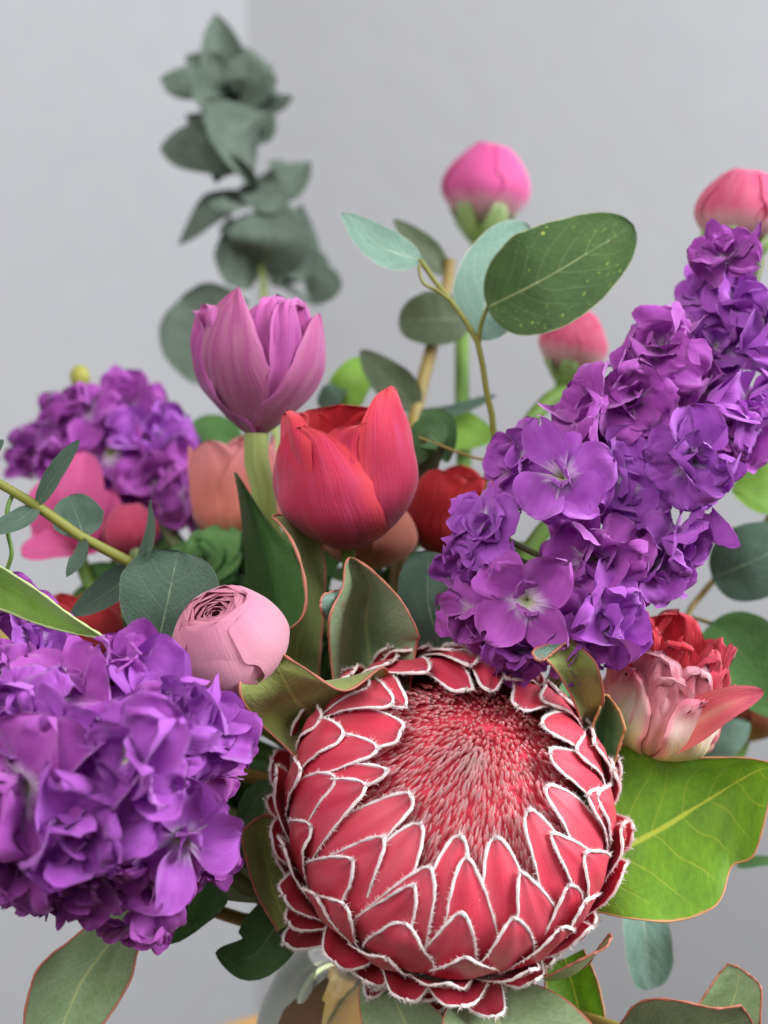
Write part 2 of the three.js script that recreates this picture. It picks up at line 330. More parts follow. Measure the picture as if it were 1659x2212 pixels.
    const pts = [A, B, D].map((p) => p.applyMatrix4(head));
    const w0 = .00038 + .00010 * r(), tg = tube(pts, (v) => v > .97 ? w0 * .35 : w0 * (.85 + .85 * sm(.84, .92, v)), 0, 10, 5);
    const k = r(), cc = new Float32Array(tg.attributes.position.count * 3);
    for (let j = 0; j < tg.attributes.position.count; j++) { const v = tg.attributes.uv.getY(j), c = mixc(pinkD, pink, v * 1.2); c.lerp(pale, .3 * k + .5 * sm(.34, 0, q)); c.lerp(white, sm(q < .16 ? .8 : .9, 1, v) * (q < .16 ? .75 : .45 + .55 * k)); cc[j * 3] = c.r; cc[j * 3 + 1] = c.g; cc[j * 3 + 2] = c.b; }
    tg.setAttribute('color', new THREE.BufferAttribute(cc, 3)); st.push(tg);
  }
  const styles = local(g, 'styles', mergeGeometries(st), new THREE.MeshStandardMaterial({ vertexColors: true, roughness: .5 }));
  styles.userData.kind = 'stuff';
  const core = [[0, -.012], [.012, -.012], [.03, -.002], [.042, .010], [.041, .028], [.0325, .0445], [.016, .0568], [0, .0618]].map((p) => new THREE.Vector2(...p));
  const cg = new THREE.LatheGeometry(core, 36); cg.applyMatrix4(head); local(g, 'receptacle', cg, new THREE.MeshStandardMaterial({ color: C('#c83a50'), roughness: .8, side: THREE.DoubleSide }));
  const b0 = origin.clone().addScaledVector(axis, -.008);
  part(g, 'stem', tube(intoVase(b0, [b0.clone().addScaledVector(axis, -.03)]), .0075, .006, 30, 10), M.stemTan);
  // leathery leaves that stand round the head
  const L = (rows, mat, o = {}) => addLeaf(g, patchFn(rows, .0006, rows[0][0][0] * .01), mat, { rim: M.rimRed, ...o });
  L([[[690, 1740, 44.5], [720, 1745, 45], [752, 1740, 44.5]], [[640, 1640, 44], [705, 1640, 46.5], [790, 1600, 45]], [[560, 1560, 44], [680, 1560, 46.2], [835, 1500, 45]], [[520, 1503, 42.4], [630, 1500, 43.8], [828, 1442, 44]], [[526, 1448, 42.7], [606, 1450, 43.2], [745, 1492, 42.5]], [[550, 1404, 43.1], [596, 1414, 43.4], [655, 1441, 42.9]], [[566, 1392, 43.4], [578, 1394, 43.6], [596, 1404, 43.3]]], M.protea, { nv: 40, nu: 20, rimR: .00045 });
  L([[[660, 1480, 45.4], [675, 1490, 45.9], [690, 1490, 46.4]], [[600, 1392, 45.4], [640, 1420, 46.9], [690, 1420, 48.4]], [[655, 1330, 45.2], [662, 1320, 46.9], [700, 1290, 48.9]], [[658, 1255, 45.2], [655, 1240, 47.0], [700, 1215, 49.4]], [[636, 1180, 45.4], [640, 1165, 46.9], [680, 1150, 48.9]], [[605, 1132, 45.8], [612, 1124, 46.4], [640, 1122, 47.8]], [[588, 1117, 46.2], [592, 1114, 46.4], [600, 1112, 46.8]]], M.protea, { nv: 36, rimR: .0006 });
  L([[[735, 1560, 45.4], [800, 1560, 46.4], [880, 1520, 45.4]], [[715, 1430, 45.4], [800, 1440, 48.4], [900, 1390, 45.4]], [[712, 1335, 43.9], [790, 1340, 47.9], [905, 1372, 44.4]], [[740, 1270, 44.6], [800, 1270, 46.9], [868, 1300, 44.4]], [[745, 1225, 45.2], [780, 1225, 46.2], [812, 1240, 45.0]], [[752, 1207, 45.4], [758, 1205, 45.6], [768, 1207, 45.4]]], M.proteaGrey, { nv: 34, nu: 18, rimR: .00045 });
  L([[[720, 1338, 45.2], [712, 1345, 45.0], [703, 1338, 44.8]], [[738, 1310, 45.1], [716, 1318, 44.4], [694, 1318, 44.2]], [[742, 1285, 45.1], [722, 1290, 44.4], [694, 1294, 44.2]], [[730, 1275, 45.2], [716, 1279, 44.8], [702, 1283, 44.6]]], M.eucPale, { nv: 14, nu: 10, rimR: .0005, label: 'small rolled pale leaf lobe with red rim' });
  L([[[890, 1480, 48.2], [925, 1500, 48.2], [985, 1470, 47.8]], [[882, 1425, 48.0], [935, 1430, 49.0], [1000, 1410, 47.8]], [[900, 1380, 48.1], [945, 1380, 49.0], [992, 1375, 48.0]], [[925, 1350, 48.4], [950, 1345, 48.8], [980, 1352, 48.2]], [[945, 1338, 48.6], [955, 1335, 48.7], [965, 1338, 48.5]]], M.protea);
  L([[[1255, 1720, 48.5], [1275, 1730, 48.8], [1300, 1715, 49]], [[1262, 1600, 46.5], [1278, 1600, 47], [1296, 1575, 47]], [[1240, 1515, 44], [1266, 1525, 45], [1303, 1512, 44.6]], [[1195, 1440, 42.2], [1248, 1460, 43], [1296, 1460, 42.8]], [[1160, 1412, 42.2], [1230, 1412, 42.6], [1280, 1424, 42.6]], [[1152, 1404, 42.4], [1190, 1392, 42.5], [1236, 1384, 42.7]]], M.protea, { nv: 34, label: 'arched leaf curling over beside the bloom' });
  L([[[1160, 1398, 42.5], [1195, 1390, 42.5], [1234, 1383, 42.65]], [[1150, 1412, 42.1], [1180, 1402, 42.2], [1222, 1388, 42.4]], [[1156, 1425, 42], [1176, 1424, 42], [1212, 1396, 42.2]]], M.eucPale, { nv: 10, nu: 10, name: 'leaf_tip_fold' });
  L([[[1290, 1660, 45.5], [1305, 1665, 45.6], [1325, 1660, 45.5]], [[1280, 1580, 45.2], [1310, 1585, 46], [1345, 1590, 45]], [[1295, 1530, 45], [1318, 1530, 45.6], [1350, 1575, 44.6]], [[1300, 1502, 45], [1315, 1505, 45.2], [1340, 1540, 44.7]]], M.tulipLeaf, { rim: M.rimPale });
  L([[[1240, 1720, 45.5], [1250, 1865, 45.5], [1270, 1965, 45]], [[1290, 1625, 46], [1345, 1832, 46], [1370, 1985, 44]], [[1392, 1608, 46.4], [1430, 1788, 46.5], [1465, 1988, 44.2]], [[1424, 1640, 46.2], [1500, 1745, 46.7], [1550, 1952, 44.6]], [[1520, 1637, 46.2], [1570, 1702, 46.6], [1580, 1872, 45.6]], [[1605, 1637, 46], [1630, 1668, 46.2], [1630, 1842, 45.4]], [[1672, 1648, 45.6], [1682, 1652, 45.6], [1668, 1700, 45.4]]], M.proteaBright, { nv: 44, nu: 26, rim: M.rimPale, rimR: .00036, label: 'broad bright green leaf with yellow midrib' });
  L([[[600, 2010, 45], [620, 2000, 45], [640, 1985, 44.8]], [[555, 1930, 44.6], [590, 1925, 45.6], [635, 1940, 45.2]], [[528, 1840, 44.2], [572, 1850, 45.6], [620, 1870, 45.6]], [[526, 1795, 44.3], [560, 1795, 45.2], [600, 1800, 45.4]], [[560, 1765, 44.6], [575, 1762, 45], [590, 1765, 45.2]]], M.protea);
  L([[[640, 1925, 47], [640, 1890, 47], [640, 1870, 47]], [[580, 1950, 46.6], [570, 1890, 47], [560, 1850, 47.2]], [[500, 1946, 46.4], [490, 1905, 46.8], [480, 1860, 47.2]], [[440, 1938, 46.6], [430, 1915, 46.8], [425, 1890, 47]]], M.proteaGrey, { rim: null });
  L([[[1160, 2110, 43.5], [1185, 2120, 43.8], [1200, 2105, 44]], [[1190, 2105, 42.8], [1230, 2110, 43.6], [1260, 2090, 44]], [[1260, 2070, 42.4], [1290, 2060, 43.2], [1300, 2040, 43.6]], [[1305, 2050, 42.4], [1318, 2040, 42.8], [1315, 2020, 43.2]], [[1318, 2030, 42.6], [1322, 2025, 42.7], [1318, 2018, 42.8]]], M.protea);
  L([[[860, 2080, 46], [830, 2085, 46], [790, 2080, 46]], [[900, 2140, 45], [850, 2150, 45.5], [775, 2140, 45.5]], [[960, 2200, 44], [880, 2220, 45], [780, 2210, 45]], [[990, 2270, 43.5], [910, 2290, 44.5], [800, 2280, 44.6]], [[980, 2340, 43], [930, 2350, 43.6], [860, 2340, 44]]], M.proteaGrey, { rim: null });
  L([[[1000, 2140, 45], [1020, 2130, 45], [1080, 2110, 45]], [[960, 2190, 43.4], [1045, 2170, 44.4], [1170, 2130, 44]], [[960, 2250, 42.2], [1090, 2230, 43.6], [1250, 2180, 43.2]], [[1000, 2320, 41.4], [1130, 2310, 42.6], [1300, 2260, 42.4]], [[1120, 2390, 41], [1170, 2390, 41.4], [1240, 2370, 41.6]]], M.proteaGrey, { rim: null });
  L([[[1180, 2080, 47], [1220, 2070, 47], [1260, 2050, 47]], [[1180, 2160, 46.5], [1240, 2140, 47], [1290, 2120, 46.6]], [[1200, 2230, 46], [1260, 2220, 46.6], [1308, 2210, 46.2]], [[1240, 2320, 45.6], [1280, 2310, 46], [1310, 2300, 45.8]]], M.proteaBright, { rim: M.rimPale });
  L([[[880, 2130, 47], [950, 2120, 47], [1020, 2130, 47]], [[860, 2180, 46.6], [950, 2190, 47], [1030, 2190, 46.6]], [[880, 2260, 46.4], [950, 2270, 46.8], [1020, 2270, 46.4]]], M.olive, { rim: null });
  return g;
})();

// ------------------------------------------------------------------ stock (spikes of double florets)
function stockPetal(r, { len, wid, theta, curl, ruf, cup, tone, seed }) {
  const path = [[0, 0]], ang = [];                       // path in the plane (out, along the axis)
  for (let i = 0; i <= 24; i++) { const v = i / 24, a = lerp(.12, theta, sm(.05, .4, v)) + curl * v ** 2.2; ang.push(a); if (i) path.push([path[i - 1][0] + Math.sin(a) * len / 24, path[i - 1][1] + Math.cos(a) * len / 24]); }
  const pf = (v) => v < .6 ? lerp(.12, 1, sm(.1, .6, v)) : Math.sqrt(Math.max(0, 1 - ((v - .6) / .4) ** 2.4)) ** .9;
  const o = seed * 3.7, crease = (r() - .5) * 1.2, notch = .16 * r(), tw = (r() - .5) * 1.1, foldAt = (r() - .5) * .8, foldAmt = (r() - .3) * .5, roll = (r() - .2) * .85, rollSide = r() < .5 ? -1 : 1;
  const f = (u, v0, p) => {
    const x = (u - .5) * 2; let v = v0 ** .9; v *= 1 - notch * Math.exp(-((x - crease * .3) ** 2) * 14) * sm(.7, 1, v);
    const fi = clamp(v) * 24, i = Math.min(23, Math.floor(fi)), t = fi - i, a = lerp(ang[i], ang[i + 1], t), y = lerp(path[i][0], path[i + 1][0], t), z = lerp(path[i][1], path[i + 1][1], t);
    const hw = wid * pf(v) * (1 + .1 * N(v * 5 + o, x > 0 ? 3 : 9, 1));
    const edge = Math.max(Math.abs(x) ** 3, sm(.75, 1, v)), sideRoll = sm(.35, 1, x * rollSide) ** 1.5;
    const bump = cup * x * x * hw + foldAmt * hw * Math.abs(x - foldAt) * sm(.3, .8, v)
      + ruf * len * (sm(.25, 1, v) * (.6 * N(x * 1.1 + o, v * 1.7, o) + .16 * N(x * 3.1 + o, v * 3.5, 4)) + edge * sm(.3, .8, v) * ((.10 * Math.sin(x * 5.3 + o + v * 4) + .15 * N(x * 7 + o, v * 9, 2) + .08 * N(x * 15 + o, v * 19, 5))))
      + roll * hw * sideRoll * sm(.3, .7, v) - ruf * .25 * len * sm(.85, 1, v) ** 2;
    const nx = -Math.cos(a), nz = Math.sin(a), ct = Math.cos(tw * v), st = Math.sin(tw * v), X = x * hw * (1 - .3 * roll * sideRoll);
    const lx = X * ct - bump * st, ln = X * st + bump * ct;
    p.set(lx, z + nz * ln, y + nx * ln);
  };
  const P1 = C(tone ? '#a23aa8' : '#a440b4'), P2 = C(tone ? '#c060c4' : '#c068d4'), PD = C('#882a96'), WH = C('#e6cdea'), GR = C('#cfdc9a');
  return grid(18, 18, f, (u, v) => { const x = (u - .5) * 2, k = .5 + .6 * N(u * 2.5 + o, v * 3, 7) + .3 * N(u * 16 / (.5 + v), v * 1.5, o); const c = mixc(P1, P2, k); c.lerp(PD, .3 * sm(.1, .6, N(u * 4 + o, v * 4, 3))); c.lerp(P2, .5 * sm(.85, 1, Math.max(Math.abs(x), v))); c.lerp(WH, sm(.40, .22, v + .1 * N(u * 22, 1, o))); c.lerp(GR, sm(.26, .12, v)); return c; });
}
const sepalGeo = grid(4, 8, (u, v, p) => { const x = (u - .5) * 2, h = .0021 * prof(.25, .5)(v) ; p.set(x * h, -.010 + v * .0115, .0021 + .0008 * Math.sin(v * 3) - .25 * x * x * h); });
const sepalMat = stemMat('#8a8f68'), calyxTone = null;
const floretKinds = [];
for (let k = 0; k < 10; k++) {
  const r = rng(100 + k * 17), list = [], open = k < 2;
  const add = (n, off, th, len, wid, curl, ruf, cup, spread = 14) => { for (let i = 0; i < n; i++) list.push([(i + off + (r() - .5) * .5) / n * Math.PI * 2, stockPetal(r, { len: len * (.86 + .28 * r()), wid: wid * (.86 + .3 * r()), theta: rad(th + (r() - .5) * 2 * spread), curl: curl + (r() - .5) * .8, ruf: ruf * (.6 + .8 * r()), cup: cup + (r() - .5) * .4, tone: k % 2, seed: k * 5 + list.length * 1.3 })]); };
  if (open) { add(4, 0, 76, .0200, .0076, -.05, .14, .15, 8); add(3, .5, 98, .0195, .0086, .4, .34, .05); add(2, .2, 34, .010, .0040, -.3, .25, .3); }
  else { add(4, 0, 98, .0210, .0096, .4, .40, 0, 18); add(3, .45, 68, .0195, .0094, .3, .50, .1, 28); add(3, .1, 40, .0160, .0082, .35, .55, .2, 26); add(2, .6, 18, .0110, .0055, .3, .55, .4, 20); }
  floretKinds.push(list);
}
function floret(parent, at, dir, kind, spin, scale = 1, mat = M.stock) {
  const g = new THREE.Group(); g.name = 'floret';
  const m = frame(dir, V(.1, .2, 1)).multiply(new THREE.Matrix4().makeRotationY(spin)); g.quaternion.setFromRotationMatrix(m);
  const w = new THREE.Vector3(); for (let p = parent; p && p !== scene; p = p.parent) w.add(p.position);
  g.position.copy(at).addScaledVector(dir, -.004 * scale).sub(w); g.scale.setScalar(scale); parent.add(g);
  for (const [az, geo] of floretKinds[kind]) { const q = local(g, 'petal', geo, mat); q.rotation.y = az; }
  for (let i = 0; i < 4; i++) { const q = local(g, 'sepal', sepalGeo, sepalMat); q.rotation.y = i * Math.PI / 2 + .4; }
  return g;
}
// florets: [px, py, d, facing x, y, z, kind, scale]
function stockSpike(label, axisPts, florets, seed, mat, rTop = .0022) {
  const pts = axisPts.map((q) => P(...q)), r = rng(seed);
  const g = thing('stock_flower', label, 'flower', pts[0].clone(), 'purple stock stems');
  part(g, 'stem', tube(intoVase(pts[0], pts.slice(1)).reverse(), .0038, rTop, 40, 8), M.stemStock);
  const cv = new THREE.CatmullRomCurve3(pts, false, 'centripetal'), samples = cv.getPoints(60);
  for (const [px, py, d, x, y, z, kind, sc = 1, spin] of florets) {
    const at = P(px + (r() - .5) * 26, py + (r() - .5) * 26, d + (r() - .4) * 1.6), dir = kind < 2 ? V(x, y, z) : V(x + (r() - .5) * .7, y + (r() - .5) * .7, z);
    floret(g, at, dir, kind > 1 || kind === undefined ? 2 + Math.floor(r() * 8) : kind, spin ?? r() * 6.28, sc * (.94 + .12 * r()), mat ?? (kind < 2 ? M.stock : [M.stock, M.stock, M.stockBlue, M.stockDeep][Math.floor(r() * 4)]));
    const bot = at.clone().addScaledVector(dir, -.013 * sc);
    let best = samples[0], bd = 9; for (const s of samples) { const q = s.distanceTo(bot); if (q < bd) { bd = q; best = s; } }
    if (bd > .004) part(g, 'pedicel', tube([bot, bot.clone().lerp(best, .5).addScaledVector(dir, -.003), best], .0011, .0012, 8, 6), M.stemStock);
  }
  return g;
}
const rightStock = stockSpike('tall purple stock spike leaning right above the protea', [[1640, 560, 49], [1590, 740, 48.5], [1500, 900, 48], [1390, 1080, 47.5], [1270, 1290, 47.5], [1180, 1500, 48]], [
  [1205, 1030, 42.8, -.25, .15, .95, 0, 1.06, .35], [1130, 1298, 42.2, -.12, -.05, 1, 1, 1.04, .1],
  [1440, 745, 45.2, -.35, .35, .85, 3], [1275, 880, 45.5, -.55, .35, .75, 4], [1578, 560, 46.5, -.15, .8, .55, 5, .8], [1370, 860, 45.5, -.1, .3, .95, 6, .9],
  [1490, 990, 44.2, .4, .05, .9, 2, .95],  [1360, 1060, 44.6, .2, 0, 1, 5], [1445, 1150, 45, .7, -.2, .7, 3, .95],
  [1290, 1200, 43.8, .1, -.1, 1, 6], [1310, 1330, 43.6, .3, -.3, .9, 4], [1050, 1135, 44.8, -.75, .2, .6, 2, .8], [1020, 1215, 45, -.8, -.1, .6, 5, .75], [1110, 1000, 45.5, -.7, .4, .6, 6, .8],
  [1040, 1330, 44.6, -.7, -.3, .7, 3, .85], [1130, 1420, 43.6, -.2, -.7, .7, 5, .75], [1230, 1410, 43.8, .15, -.7, .7, 2, .7], [1625, 880, 46, .5, .1, .85, 6], [1665, 720, 47, .5, .3, .8, 3], [1530, 640, 48.5, -.5, .5, .6, 5, .85], [1420, 1230, 45.5, .6, -.3, .7, 6, .9],
   [1500, 830, 47, .2, .4, .9, 2, .95], [1545, 740, 47.4, 0, .4, .9, 3, .95], [1600, 650, 47.6, .1, .5, .85, 3, .85], [1570, 930, 46.4, .4, .1, .9, 3, .9], [1330, 960, 46.5, -.2, .3, .9, 3, .9],
], 41);
const leftStock = stockSpike('dense purple stock head drooping left beside the protea', [[10, 1480, 42.5], [90, 1620, 42.5], [200, 1720, 43], [330, 1800, 44], [480, 1880, 46], [620, 1960, 48]], [
  [140, 1492, 39.6, -.1, .6, .8, 1, 1.0, .8], [262, 1475, 41, .15, .75, .65, 4, 1], [30, 1560, 38.8, -.5, .3, .8, 3, 1.05], [270, 1650, 37.6, .0, .15, 1, 5, 1.22],  [360, 1545, 39.4, .25, .5, .85, 2, 1.1],
  [435, 1570, 40.4, .55, .35, .75, 3, 1], [468, 1655, 41.6, .75, .1, .6, 6, .75],  [40, 1710, 38, -.4, .05, .9, 2, 1.15], [165, 1765, 37.6, -.15, -.1, 1, 4, 1.15], 
  [395, 1800, 38.8, .4, -.15, .9, 0, 1.1, .5], [30, 1850, 38.6, -.45, -.4, .85, 5, 1.05], [190, 1890, 39, -.05, -.55, .85, 2, 1], [330, 1905, 39.8, .3, -.6, .75, 5, .95], [80, 1940, 40, -.3, -.8, .55, 3, .8], [440, 1880, 41.4, .6, -.5, .6, 6, .7],
  [300, 2000, 40.8, .2, -.8, .55, 4, .72], [-20, 1470, 41.5, -.4, .6, .6, 6, .9], [-30, 1650, 39, -.6, 0, .8, 4, 1],
], 42);
const backStock = stockSpike('soft purple stock head standing behind the pink petals', [[175, 830, 62], [200, 930, 62], [260, 1010, 61], [330, 1100, 60], [430, 1250, 58]], [
  [120, 930, 60.5, -.5, .3, .8, 3, 1.0], [85, 985, 60.8, -.7, -.1, .7, 4, .9], [180, 880, 60, -.2, .6, .8, 5, 1], [262, 885, 60, .1, .6, .8, 2, 1.1], [240, 965, 59, 0, .1, 1, 1, 1.15], [335, 945, 59.8, .5, .3, .8, 6, 1.1], [340, 1045, 58.5, .3, -.1, .95, 3, 1.1], [410, 1090, 59, .6, -.2, .8, 4, .9], [290, 1080, 59, 0, -.4, .9, 5, 1], [140, 1000, 60, -.4, -.3, .9, 6, .95],
], 43);
{ const g = backStock; const b = new THREE.SphereGeometry(.0044, 14, 10); b.scale(1, 1.25, 1); const at = P(173, 815, 61); b.translate(at.x, at.y, at.z); part(g, 'flower_bud', b, stemMat('#b0b24e'), 'yellow green unopened tip bud'); }
const darkStock = stockSpike('small purple stock stem tucked under the bright green blade leaf', [[-60, 1330, 47], [-20, 1420, 47], [60, 1560, 47.5], [200, 1700, 48]], [[20, 1340, 46, .1, .3, .9, 5, .9], [70, 1390, 45.6, .5, .1, .85, 3, .85], [-30, 1400, 45, -.3, .2, .9, 4, .9]], 44);

// ------------------------------------------------------------------ tulips and ranunculus
// petal on a swelling cup. az: 0 faces the viewer, 90 right. Lengths in metres.
function cupPetal({ az, h, R, ang, rs = 1, open = .8, a = .5, b = .45, flare = 0, ruf = .02, pleat = 0, lean = 0, tipIn = 0, belly = .42, bp = .7, edge = 0, seed = 1, col, nu = 16, nv = 24, sag = 0, frill = .02 }) {
  const pr = prof(a, b), A = rad(az), f = (u, v0, p) => {
    const x = (u - .5) * 2, v = lerp(v0, Math.sin(v0 * Math.PI / 2), .45);
    let r = v < belly ? R * Math.sin(v / belly * Math.PI / 2) ** bp : R * (1 - (1 - open) * ((v - belly) / (1 - belly)) ** 2);
    r = r * rs + flare * sm(.55, 1, v) ** 1.5 - tipIn * sm(.82, 1, v);
    const hw = R * ang * pr(v) * (1 + .05 * N(v * 7, seed, x > 0 ? 1 : 8)), ph = A + lean * v + Math.asin(clamp(x * hw / Math.max(r * 1.18, hw * 1.02, 1e-4), -1, 1)) * 1.02;
    const y = h * v * (1 - sag * x * x * sm(.6, 1, v)) + frill * h * sm(.72, 1, Math.max(v, Math.abs(x) * .98)) * sm(.4, .7, v) * (N(x * 7 + seed, seed, v * 3) + .7 * N(x * 16 + seed, seed, v * 7));
    const dr = ruf * R * (1.4 * N(x * 1.6 + seed, v * 3, seed) * sm(.1, .5, v) + sm(.6, 1, Math.max(Math.abs(x), v)) * Math.sin(x * 7 + v * 9 + seed) * .5) + pleat * R * Math.sin(x * 11 + seed) * sm(.1, .5, v) * (1 - x * x) + edge * Math.abs(x) ** 3 * hw + .035 * R * Math.exp(-x * x * 40) * (1 - v);
    p.set(Math.sin(ph) * (r + dr), y, Math.cos(ph) * (r + dr));
  };
  return grid(nu, nv, f, (u, v) => col((u - .5) * 2, v, seed));
}
const ramp = (...st) => { const s = st.map(([t, c]) => [t, C(c)]); return (v) => { for (let i = 0; i < s.length - 1; i++) if (v < s[i + 1][0]) return mixc(s[i][1], s[i + 1][1], sm(s[i][0], s[i + 1][0], v)); return s[s.length - 1][1].clone(); }; };
function petalCol(body, { edge, edgeT = .7, streaks = .2, tone, mark, markW = .12 } = {}) {
  const B = ramp(...body), E = edge && C(edge), TN = tone && C(tone), MK = mark && C(mark);
  return (x, v, s) => { const c = B(clamp(v + .05 * N(x * 5 + s, v * 2, s))); const n = N(x * 14 + s * 5, v * 2.2, s) + .5 * N(x * 30, v * 4, s); if (TN) c.lerp(TN, clamp(streaks * 2 * (n + .15))); if (E) c.lerp(E, sm(edgeT, 1, Math.max(Math.abs(x), v * v)) * .75); if (MK) c.lerp(MK, sm(markW, 0, Math.abs(x)) * sm(.95, .4, v) * .7); return c; };
}
function bloom(name, label, category, group, { base, axis, petals, mat = M.tulip, stem, stemMat: sMat, stemR = .004, via = [], spin = 0, petalName = 'petal' }) {
  const b = P(...base), ax = V(...axis), g = thing(name, label, category, b, group), m = frame(ax);
  for (const p of petals) { const geo = cupPetal(p); geo.applyMatrix4(m); local(g, petalName, geo, p.mat ?? mat); }
  if (stem !== false) part(g, 'stem', tube(intoVase(b.clone().addScaledVector(ax, .002), [b.clone().addScaledVector(ax, -.006), ...via.map((q) => P(...q))]), stemR * 1.12, stemR, 34, 10), sMat ?? M.stemGreen);
  return g;
}
const TUL = 'tulips';
// purple tulip
{
  const k = mmpx(50), col = petalCol([[0, '#c2b060'], [.07, '#b0708c'], [.3, '#a64c80'], [.7, '#b45290'], [1, '#c85496']], { edge: '#d070b2', edgeT: .85, tone: '#c98fa2', streaks: .3 }), col2 = petalCol([[0, '#a04078'], [.5, '#ac4690'], [1, '#c65ea8']], { tone: '#8a3484', streaks: .3, edge: '#d878c0', edgeT: .8 });
  const R = 130 * k, h = 292 * k, B = { R, col, belly: .6, bp: .9 };
  const t = bloom('tulip', 'purple pink tulip with ruffled inner petals on a thick green stem', 'tulip', TUL, { base: [553, 948, 50], axis: [.04, 1, .02], stemR: 24 * k, stemMat: M.stemPale, via: [[566, 1040, 50.2], [590, 1180, 50.6]], petals: [
    { ...B, az: -40, h: h * 1.07, ang: .95, rs: 1.06, open: .62, a: .5, b: .85, seed: 1, ruf: .03, edge: -.1, belly: .58, lean: .16, nu: 22, nv: 30 },
    { ...B, az: 78, h: h * .93, ang: .85, rs: 1.1, open: .9, a: .5, b: .6, seed: 2, ruf: .03, edge: -.12, belly: .62 },
    { ...B, az: 24, h: h * 1.02, ang: .74, rs: .92, open: .78, a: .5, b: .22, seed: 3, ruf: .07, pleat: .045, col: col2, sag: .12, nu: 30, nv: 30, frill: .07 },
    { ...B, az: 48, h: h * .99, ang: .6, rs: .96, open: .84, a: .5, b: .25, seed: 8, ruf: .07, pleat: .04, col: col2, nu: 30, nv: 30, frill: .07 },
    { ...B, az: 205, h: h * .94, ang: .9, rs: .95, open: .8, a: .5, b: .35, seed: 4, ruf: .06, col: col2 },
    { ...B, az: -92, h: h * .93, ang: .8, rs: 1.08, open: .92, a: .5, b: .3, seed: 5, ruf: .14, pleat: .03, col: col2, nu: 24 },
    { ...B, az: 140, h: h * .97, ang: .9, rs: .95, open: .8, a: .5, b: .3, seed: 6, ruf: .06, col: col2 },
    { ...B, az: -75, h: h * .96, ang: .6, rs: .9, open: .9, a: .5, b: .25, seed: 7, ruf: .16, pleat: .04, col: col2, nu: 24 },
  ] });
  // its broad leaf
  addLeaf(t, patchFn([[[560, 1480, 47.5], [620, 1480, 48.5], [690, 1480, 48.5]], [[548, 1380, 47.4], [610, 1380, 49.2], [690, 1400, 49]], [[532, 1260, 47.2], [590, 1250, 49.4], [668, 1290, 49]], [[524, 1150, 47.6], [565, 1150, 49.6], [630, 1190, 49.4]], [[516, 1080, 48], [540, 1085, 49.4], [575, 1120, 49.4]], [[505, 1020, 48.4], [512, 1022, 48.8], [524, 1040, 48.8]]], .0008, 5), M.tulipLeaf, { nv: 36 });
}
// red tulip
{
  const k = mmpx(48), col = petalCol([[0, '#9c1c44'], [.4, '#bc2650'], [.8, '#ca2648'], [1, '#d02e48']], { tone: '#cc4478', streaks: .28, edge: '#e0404a' }), inn = petalCol([[0, '#a01226'], [1, '#cf2030']], { tone: '#8e1024', streaks: .25 });
  const R = 150 * k, h = 330 * k, B = { R, col };
  bloom('tulip', 'open red tulip with one tall pointed petal in front of the purple tulip', 'tulip', TUL, { base: [752, 1190, 48], axis: [-.03, 1, .18], stemR: 13 * k, via: [[780, 1300, 51]], petals: [
    { ...B, az: -22, h: h * .86, ang: 1.06, rs: 1.06, open: .8, a: .42, b: .5, seed: 11, ruf: .07, lean: -.32, belly: .45, edge: -.08, nu: 22, nv: 30 },
    { ...B, az: 70, h: h * 1.08, ang: .96, rs: 1.05, open: .72, a: .45, b: .46, seed: 12, ruf: .05, lean: -.12, belly: .45, edge: -.15, nu: 20, nv: 28 },
    { ...B, az: 26, h: h * .88, ang: .8, rs: .9, open: .86, a: .5, b: .3, seed: 13, ruf: .06, pleat: .035, nu: 24, nv: 28 },
    { ...B, az: -72, h: h * .94, ang: .85, rs: .98, open: .82, a: .5, b: .4, seed: 14, ruf: .08 },
    { ...B, az: 185, h: h * .93, ang: 1.05, rs: .93, open: .76, a: .45, b: .3, seed: 15, ruf: .05, col: inn },
    { ...B, az: 130, h: h * .9, ang: .9, rs: .92, open: .76, a: .45, b: .35, seed: 16, ruf: .05, col: inn },
    { ...B, az: 240, h: h * .9, ang: .85, rs: .86, open: .84, a: .45, b: .35, seed: 17, ruf: .06, col: inn },
    { ...B, az: 0, h: h * .72, ang: .5, rs: .5, open: .8, a: .5, b: .4, seed: 18, ruf: .08, col: inn },
    { ...B, az: 110, h: h * .74, ang: .5, rs: .55, open: .8, a: .5, b: .4, seed: 19, ruf: .08, col: inn },
    { ...B, az: 230, h: h * .76, ang: .5, rs: .5, open: .8, a: .5, b: .4, seed: 20, ruf: .08, col: inn },
  ] });
}
